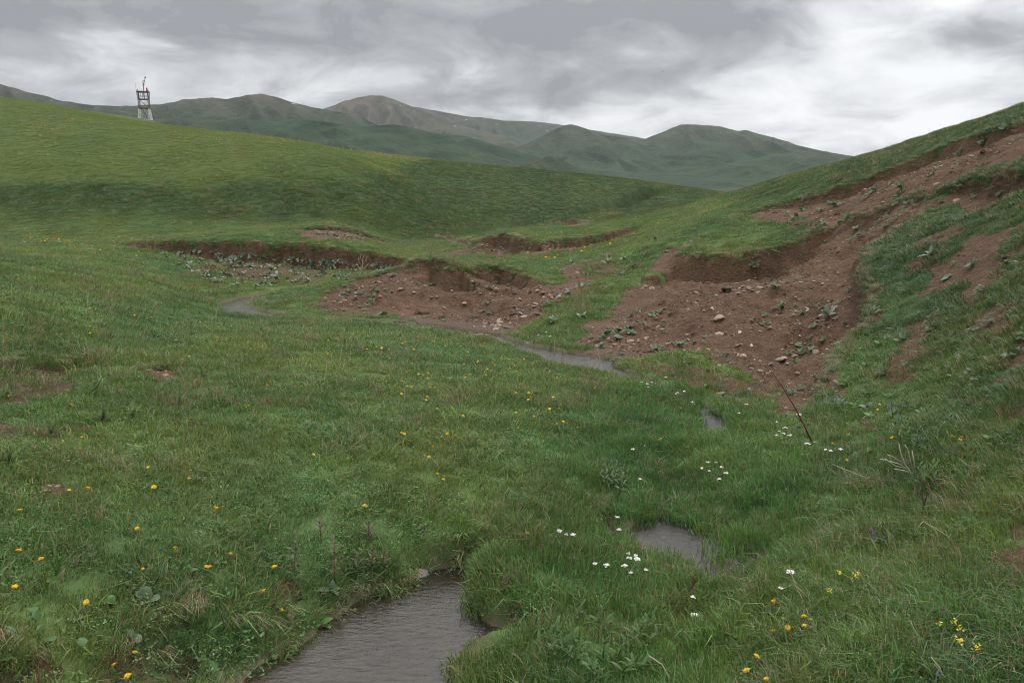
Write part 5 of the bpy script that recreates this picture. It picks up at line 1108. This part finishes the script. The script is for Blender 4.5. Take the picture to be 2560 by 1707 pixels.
# countless grit
PCOL = bpy.data.collections.new('grit_sources')
for k in range(3):
    o = bpy.data.objects.new('p%d' % k, set_mat(mesh_obj('grit_source', *stone_mesh(50 + k, 1, .5), link=False, smooth=False).data, (M_TAN, M_PINK, M_GREY)[k])); PCOL.objects.link(o)
def clod_mat():
    b = NB('earth_clod'); P = b.pos(); return b.done(b.princ(soil_color(b, P), .95, .15, soil_bump(b, P)))
M_CLOD = clod_mat()
for k in range(3):
    o = bpy.data.objects.new('q%d' % k, set_mat(mesh_obj('clod_source', *stone_mesh(70 + k, 1, .75), link=False, smooth=False).data, M_CLOD)); PCOL.objects.link(o)
def grit():
    x, y, r = polar_points(260000, 3.0, 34, 1.2); so = sampleG(SL, x, y); u = rng.uniform(size=len(x)); n = fbm(x / 1.3, y / 1.3, 3, 411)
    keep = (so > .7) & (u < .8 * sstep(-.5, .6, n) * (1 + .6 * (x < 2))); keep &= ~(sampleG(WET, x, y) > .3)
    low = sstep(.0, .25, -normal(x, y)[:, 2] + 1.0); keep &= (low < .9) | (u < .03)
    x, y, r = x[keep], y[keep], r[keep]; m = len(x); s = .0066 * np.exp(rng.normal(0, .72, m)) * (1 + r / 26); z = sample(x, y)
    scatter('gravel', np.stack([x, y, z], 1), np.where(rng.uniform(size=m) < .55, rng.integers(3, 6, m), rng.integers(0, 3, m)), rng.uniform(-3, 3, (m, 3)) * np.array([.15, .15, 1]), np.stack([s * rng.uniform(.7, 1.5, m), s, s * rng.uniform(.4, 1.1, m)], 1), np.ones((m, 3)), PCOL, 'fine stone flakes and grit strewn over the bare brown earth', 'gravel')
grit()
# yellow flowers too far off to count
YCOL = bpy.data.collections.new('speck_sources'); v, f = petal_head(7, .002, .02, .1, .009, 1, 5); o = mesh_obj('y0', v, f, M_YEL, link=False); YCOL.objects.link(o)
def specks():
    x, y, r = polar_points(40000, 7, 112, 1.0); u = rng.uniform(size=len(x)); n = fbm(x / (.6 + .09 * r), y / (.6 + .09 * r), 4, 511); _, lush, mt, up = zone(x, y); so = sampleG(SL, x, y)
    left = sstep(2.0, -1.5, x - .16 * y)
    keep = (so < .3) & (u < sstep(.05, .9, n) * (.5 + .4 * up) * left) & ~sampleG(NEARW, x, y) & ((r > 20) | (u < .22)); x, y, r = x[keep], y[keep], r[keep]; m = len(x)
    s = np.where(r < 20, rng.uniform(.22, .4, m), rng.uniform(.6, 1.3, m)) * (1 + r / 110); h = np.where(r < 20, .05, .06 + .0009 * r)
    scatter('yellow_flowers', np.stack([x, y, sample(x, y) + h], 1), np.zeros(m, int), rng.uniform(-.5, .5, (m, 3)), np.stack([s, s, s], 1), np.ones((m, 3)), YCOL, 'specks of tiny yellow flowers over the meadow and left hillside', 'flowers')
specks()

# ------------------------------------------------------------------ tower on the skyline
def tower():
    Y = 300.0; c = at_Y(364, 301, Y); base = Vector((c[0], c[1], float(sample(c[0], c[1])) - .3)); top0 = at_Y(342, 297, Y)[2] - base.z
    u = Y / F / math.cos(PITCH) * .985     # metres per photograph pixel there
    r = empty('lattice_tower', base, R(14)); mw = plain('tower_white_paint', (.72, .70, .66), .6, .3, 0, .12, 2.0); mr = plain('tower_rust_paint', (.15, .10, .09), .7, .3, 0, .25, 2.0); md = plain('tower_dark_steel', (.115, .085, .095), .6, .3, 0, .2, 2.0); mred = plain('tower_red_lamp', (.42, .05, .06), .4, .4, 0, .1)
    W0, W1, W2_, W3 = 39 * u / 2, 31.5 * u / 2, 32 * u / 2, 36.5 * u / 2; h0, h1, h2, h3 = 0.25, 26 * u + .3, 47 * u + .3, 64 * u + .3
    k = .74
    def cor(w_, i): a = math.pi / 4 + i * math.pi / 2; return (w_ * k * 1.3 * math.cos(a), w_ * k * 1.3 * math.sin(a))
    t = .16
    for i in range(4):
        a0 = cor(W0, i); a1 = cor(W1, i); a2 = cor(W2_, i); b0 = cor(W0, (i + 1) % 4); b1 = cor(W1, (i + 1) % 4); b2 = cor(W2_, (i + 1) % 4); a3 = cor(W3, i); b3 = cor(W3, (i + 1) % 4)
        lg = mesh_obj('leg', *boxbar(a0 + (h0,), a1 + (h1,), .18), mw, r, False); mesh_obj('upper_leg', *boxbar(a1 + (h1,), a2 + (h2,), .18), mr, lg, False)
        L = lambda p, q, f: tuple(p[j] + (q[j] - p[j]) * f for j in range(2))
        m0 = L(a0, b0, .5) + (h0 + .15,); m1 = L(a1, b1, .5) + (h1,)
        for q0, q1 in ((L(a0, b0, .18) + (h0,), a1 + (h1,)), (L(b0, a0, .18) + (h0,), b1 + (h1,))): mesh_obj('strut', *boxbar(q0, q1, .08), mw, r, False)
        for q0, q1 in ((m0, a1 + (h1 * .98,)), (m0, b1 + (h1 * .98,)), (a0 + (h0 + .2,), m1), (b0 + (h0 + .2,), m1)): mesh_obj('brace', *boxbar(q0, q1, .055), mw, r, False)
        mesh_obj('base_beam', *boxbar(a0 + (h0 + .12,), b0 + (h0 + .12,), .13), mw, r, False); mesh_obj('ring_beam', *boxbar(a1 + (h1 + .05,), b1 + (h1 + .05,), .2, .45), mr, r, False)
        for q0, q1 in ((a1 + (h1 + .1,), b2 + (h2,)), (b1 + (h1 + .1,), a2 + (h2,))): mesh_obj('brace', *boxbar(q0, q1, .10), mr, r, False)
        mesh_obj('platform_beam', *boxbar(a2 + (h2,), b2 + (h2,), .2, .24), md, r, False); mesh_obj('deck_beam', *boxbar(a3 + (h3,), b3 + (h3,), .2, .3), md, r, False)
        mesh_obj('cabin_post', *boxbar(a2 + (h2,), a3 + (h3,), .13), md, r, False)
        for f_ in (.33, .66):
            p0 = L(a2, b2, f_) + (h2,); p1 = L(a3, b3, f_) + (h3,); po = mesh_obj('cabin_post', *boxbar(p0, p1, .08), md, r, False)
        for f_ in (.1, .5):
            p0 = L(a2, b2, f_) + (h2 + .2,); p1 = L(a3, b3, min(1, f_ + .15)) + (h3 - .2,); mesh_obj('brace', *boxbar(p0, p1, .09), mr, r, False)
        mesh_obj('rail', *boxbar(L(a2, b2, 0) + (h2 + 1.1,), L(b2, a2, 0) + (h2 + 1.1,), .08), md, r, False)
        for f_ in (.0, .33, .66): p0 = L(a3, b3, f_); mesh_obj('deck_post', *boxbar(p0 + (h3,), p0 + (h3 + .55 + .35 * ((i + int(f_ * 3)) % 2),), .09), md, r, False)
    s = W3 * k * .9; mesh_obj('deck', *boxbar((-s, 0, h3 + .02), (s, 0, h3 + .02), 2 * s, .12), md, r, False); s = W2_ * k * .85; mesh_obj('deck', *boxbar((-s, 0, h2 + .02), (s, 0, h2 + .02), 2 * s, .1), md, r, False)
    mx = 2 * u; hm = h3 + 25 * u; ms = mesh_obj('mast', *boxbar((mx, 0, h2), (mx, 0, hm), .22), md, r, False); mesh_obj('mast_collar', *boxbar((mx - .45, 0, h3 + 15.5 * u), (mx + .5, 0, h3 + 15.5 * u), .16), md, ms, False); mesh_obj('arm', *boxbar((mx + .1, 0, h3 + 15.5 * u), (mx + 6.5 * u, 0, h3 + 34 * u), .17), md, ms, False); mesh_obj('arm_head', *boxbar((mx + 4.6 * u, 0, h3 + 31 * u), (mx + 6.8 * u, 0, h3 + 35 * u), .34), md, ms, False); mesh_obj('lamp', *tube([(mx + .25, 0, hm), (mx + .3, 0, hm + .35)], [.12, .1], 8), md, ms)
    mesh_obj('beacon', *tube([(mx + 7 * u, 0, h3 + 1.5 * u), (mx + 7 * u, 0, h3 + 3 * u), (mx + 7 * u, 0, h3 + 5 * u), (mx + 7 * u, 0, h3 + 7 * u), (mx + 7 * u, 0, h3 + 10 * u)], [.1, .3, .2, .3, .16], 10), mred, r)
    for dx, hh in ((-15, 22), (-13, 7), (-4, 6), (11, 5)): mesh_obj('antenna', *tube([(dx * u, .3, h3), (dx * u, .3, h3 + hh * u)], [.05, .035], 5), md, r)
    tag(r, 'rusty lattice tower with white base standing on the left hill skyline', 'tower')
tower()
# ------------------------------------------------------------------ snow left on the mountains, a bird
M_SNOW = plain('old_snow', (.5, .5, .53), .6, .3, 0, .05)
def snow(key, px, py, wpx, hpx):
    o, X, Y, Z = MOUNT[key]; d = np.stack([X, Y, Z - CAM[2]], -1); c = math.cos(PITCH); s = math.sin(PITCH)
    dep = d[..., 1] * c - d[..., 2] * s; q = (d[..., 1] * s + d[..., 2] * c) / dep; p = d[..., 0] / dep
    e = (p * F + CX - px) ** 2 + (CY - q * F - py) ** 2; e[:22] = 1e12; i, j = np.unravel_index(np.argmin(e), e.shape); i = min(max(i, 1), X.shape[0] - 2); j = min(max(j, 1), X.shape[1] - 2)
    ctr = Vector((X[i, j], Y[i, j], Z[i, j])); a = Vector((X[i, j + 1] - X[i, j - 1], Y[i, j + 1] - Y[i, j - 1], Z[i, j + 1] - Z[i, j - 1])).normalized(); b = Vector((X[i - 1, j] - X[i + 1, j], Y[i - 1, j] - Y[i + 1, j], Z[i - 1, j] - Z[i + 1, j])).normalized(); nrm = a.cross(b)
    sc = Y[i, j] / F; V = [ctr + nrm * 2.2]; n = 14
    for k in range(n):
        t = 2 * math.pi * k / n; rr = random.uniform(.6, 1.1); V.append(ctr + nrm * 1.6 + a * math.cos(t) * wpx * sc / 2 * rr + b * math.sin(t) * hpx * sc * 1.6 * rr)
    V += [v_ - nrm * 30 for v_ in V[1:]]
    Fc = [(0, k + 1, (k + 1) % n + 1) for k in range(n)] + [(k + 1, k + 1 + n, (k + 1) % n + 1 + n, (k + 1) % n + 1) for k in range(n)]
    mesh_obj('snow_patch', [tuple(v_) for v_ in V], Fc, M_SNOW, o)
for a in (('summit',1139,316,9,1.0),('summit',999,264,5,.8),('summit',1034,279,3,.7),('rear',1166,301,9,.7),('rear',1366,328,6,1.0),('rear',1287,326,3,.6),('twin',735,260.5,15,.5),('twin',130,253,4,.8)): snow(*a)
def bird():
    p = at_Y(1656, 180, 150.0); b = tube([(-.16, 0, 0), (-.06, 0, .01), (.05, 0, .015), (.12, 0, .01), (.16, 0, 0)], [.01, .035, .04, .025, .004], 6); V, Fc = b
    wings = [((.06, 0, .02), (.0, -.16, .10), (-.05, -.34, .07), (-.03, -.15, .08), (-.06, 0, .02)), ((.06, 0, .02), (.0, .16, .10), (-.05, .34, .07), (-.03, .15, .08), (-.06, 0, .02))]
    for wv in wings: i = len(V); V = list(V) + [(x, y, z + .004) for x, y, z in wv] + [(x, y, z - .004) for x, y, z in wv]; Fc = list(Fc) + [(i, i + 1, i + 3, i + 4), (i + 1, i + 2, i + 3), (i + 9, i + 8, i + 6, i + 5), (i + 8, i + 7, i + 6), (i, i + 5, i + 6, i + 1), (i + 1, i + 6, i + 7, i + 2), (i + 2, i + 7, i + 8, i + 3), (i + 3, i + 8, i + 9, i + 4)]
    o = mesh_obj('bird', V, Fc, plain('dark_feathers', (.03, .03, .03), .7)); o.location = p; o.rotation_euler = (.2, 0, 1.9); tag(o, 'small dark bird flying in the grey sky right of centre', 'bird')
bird()
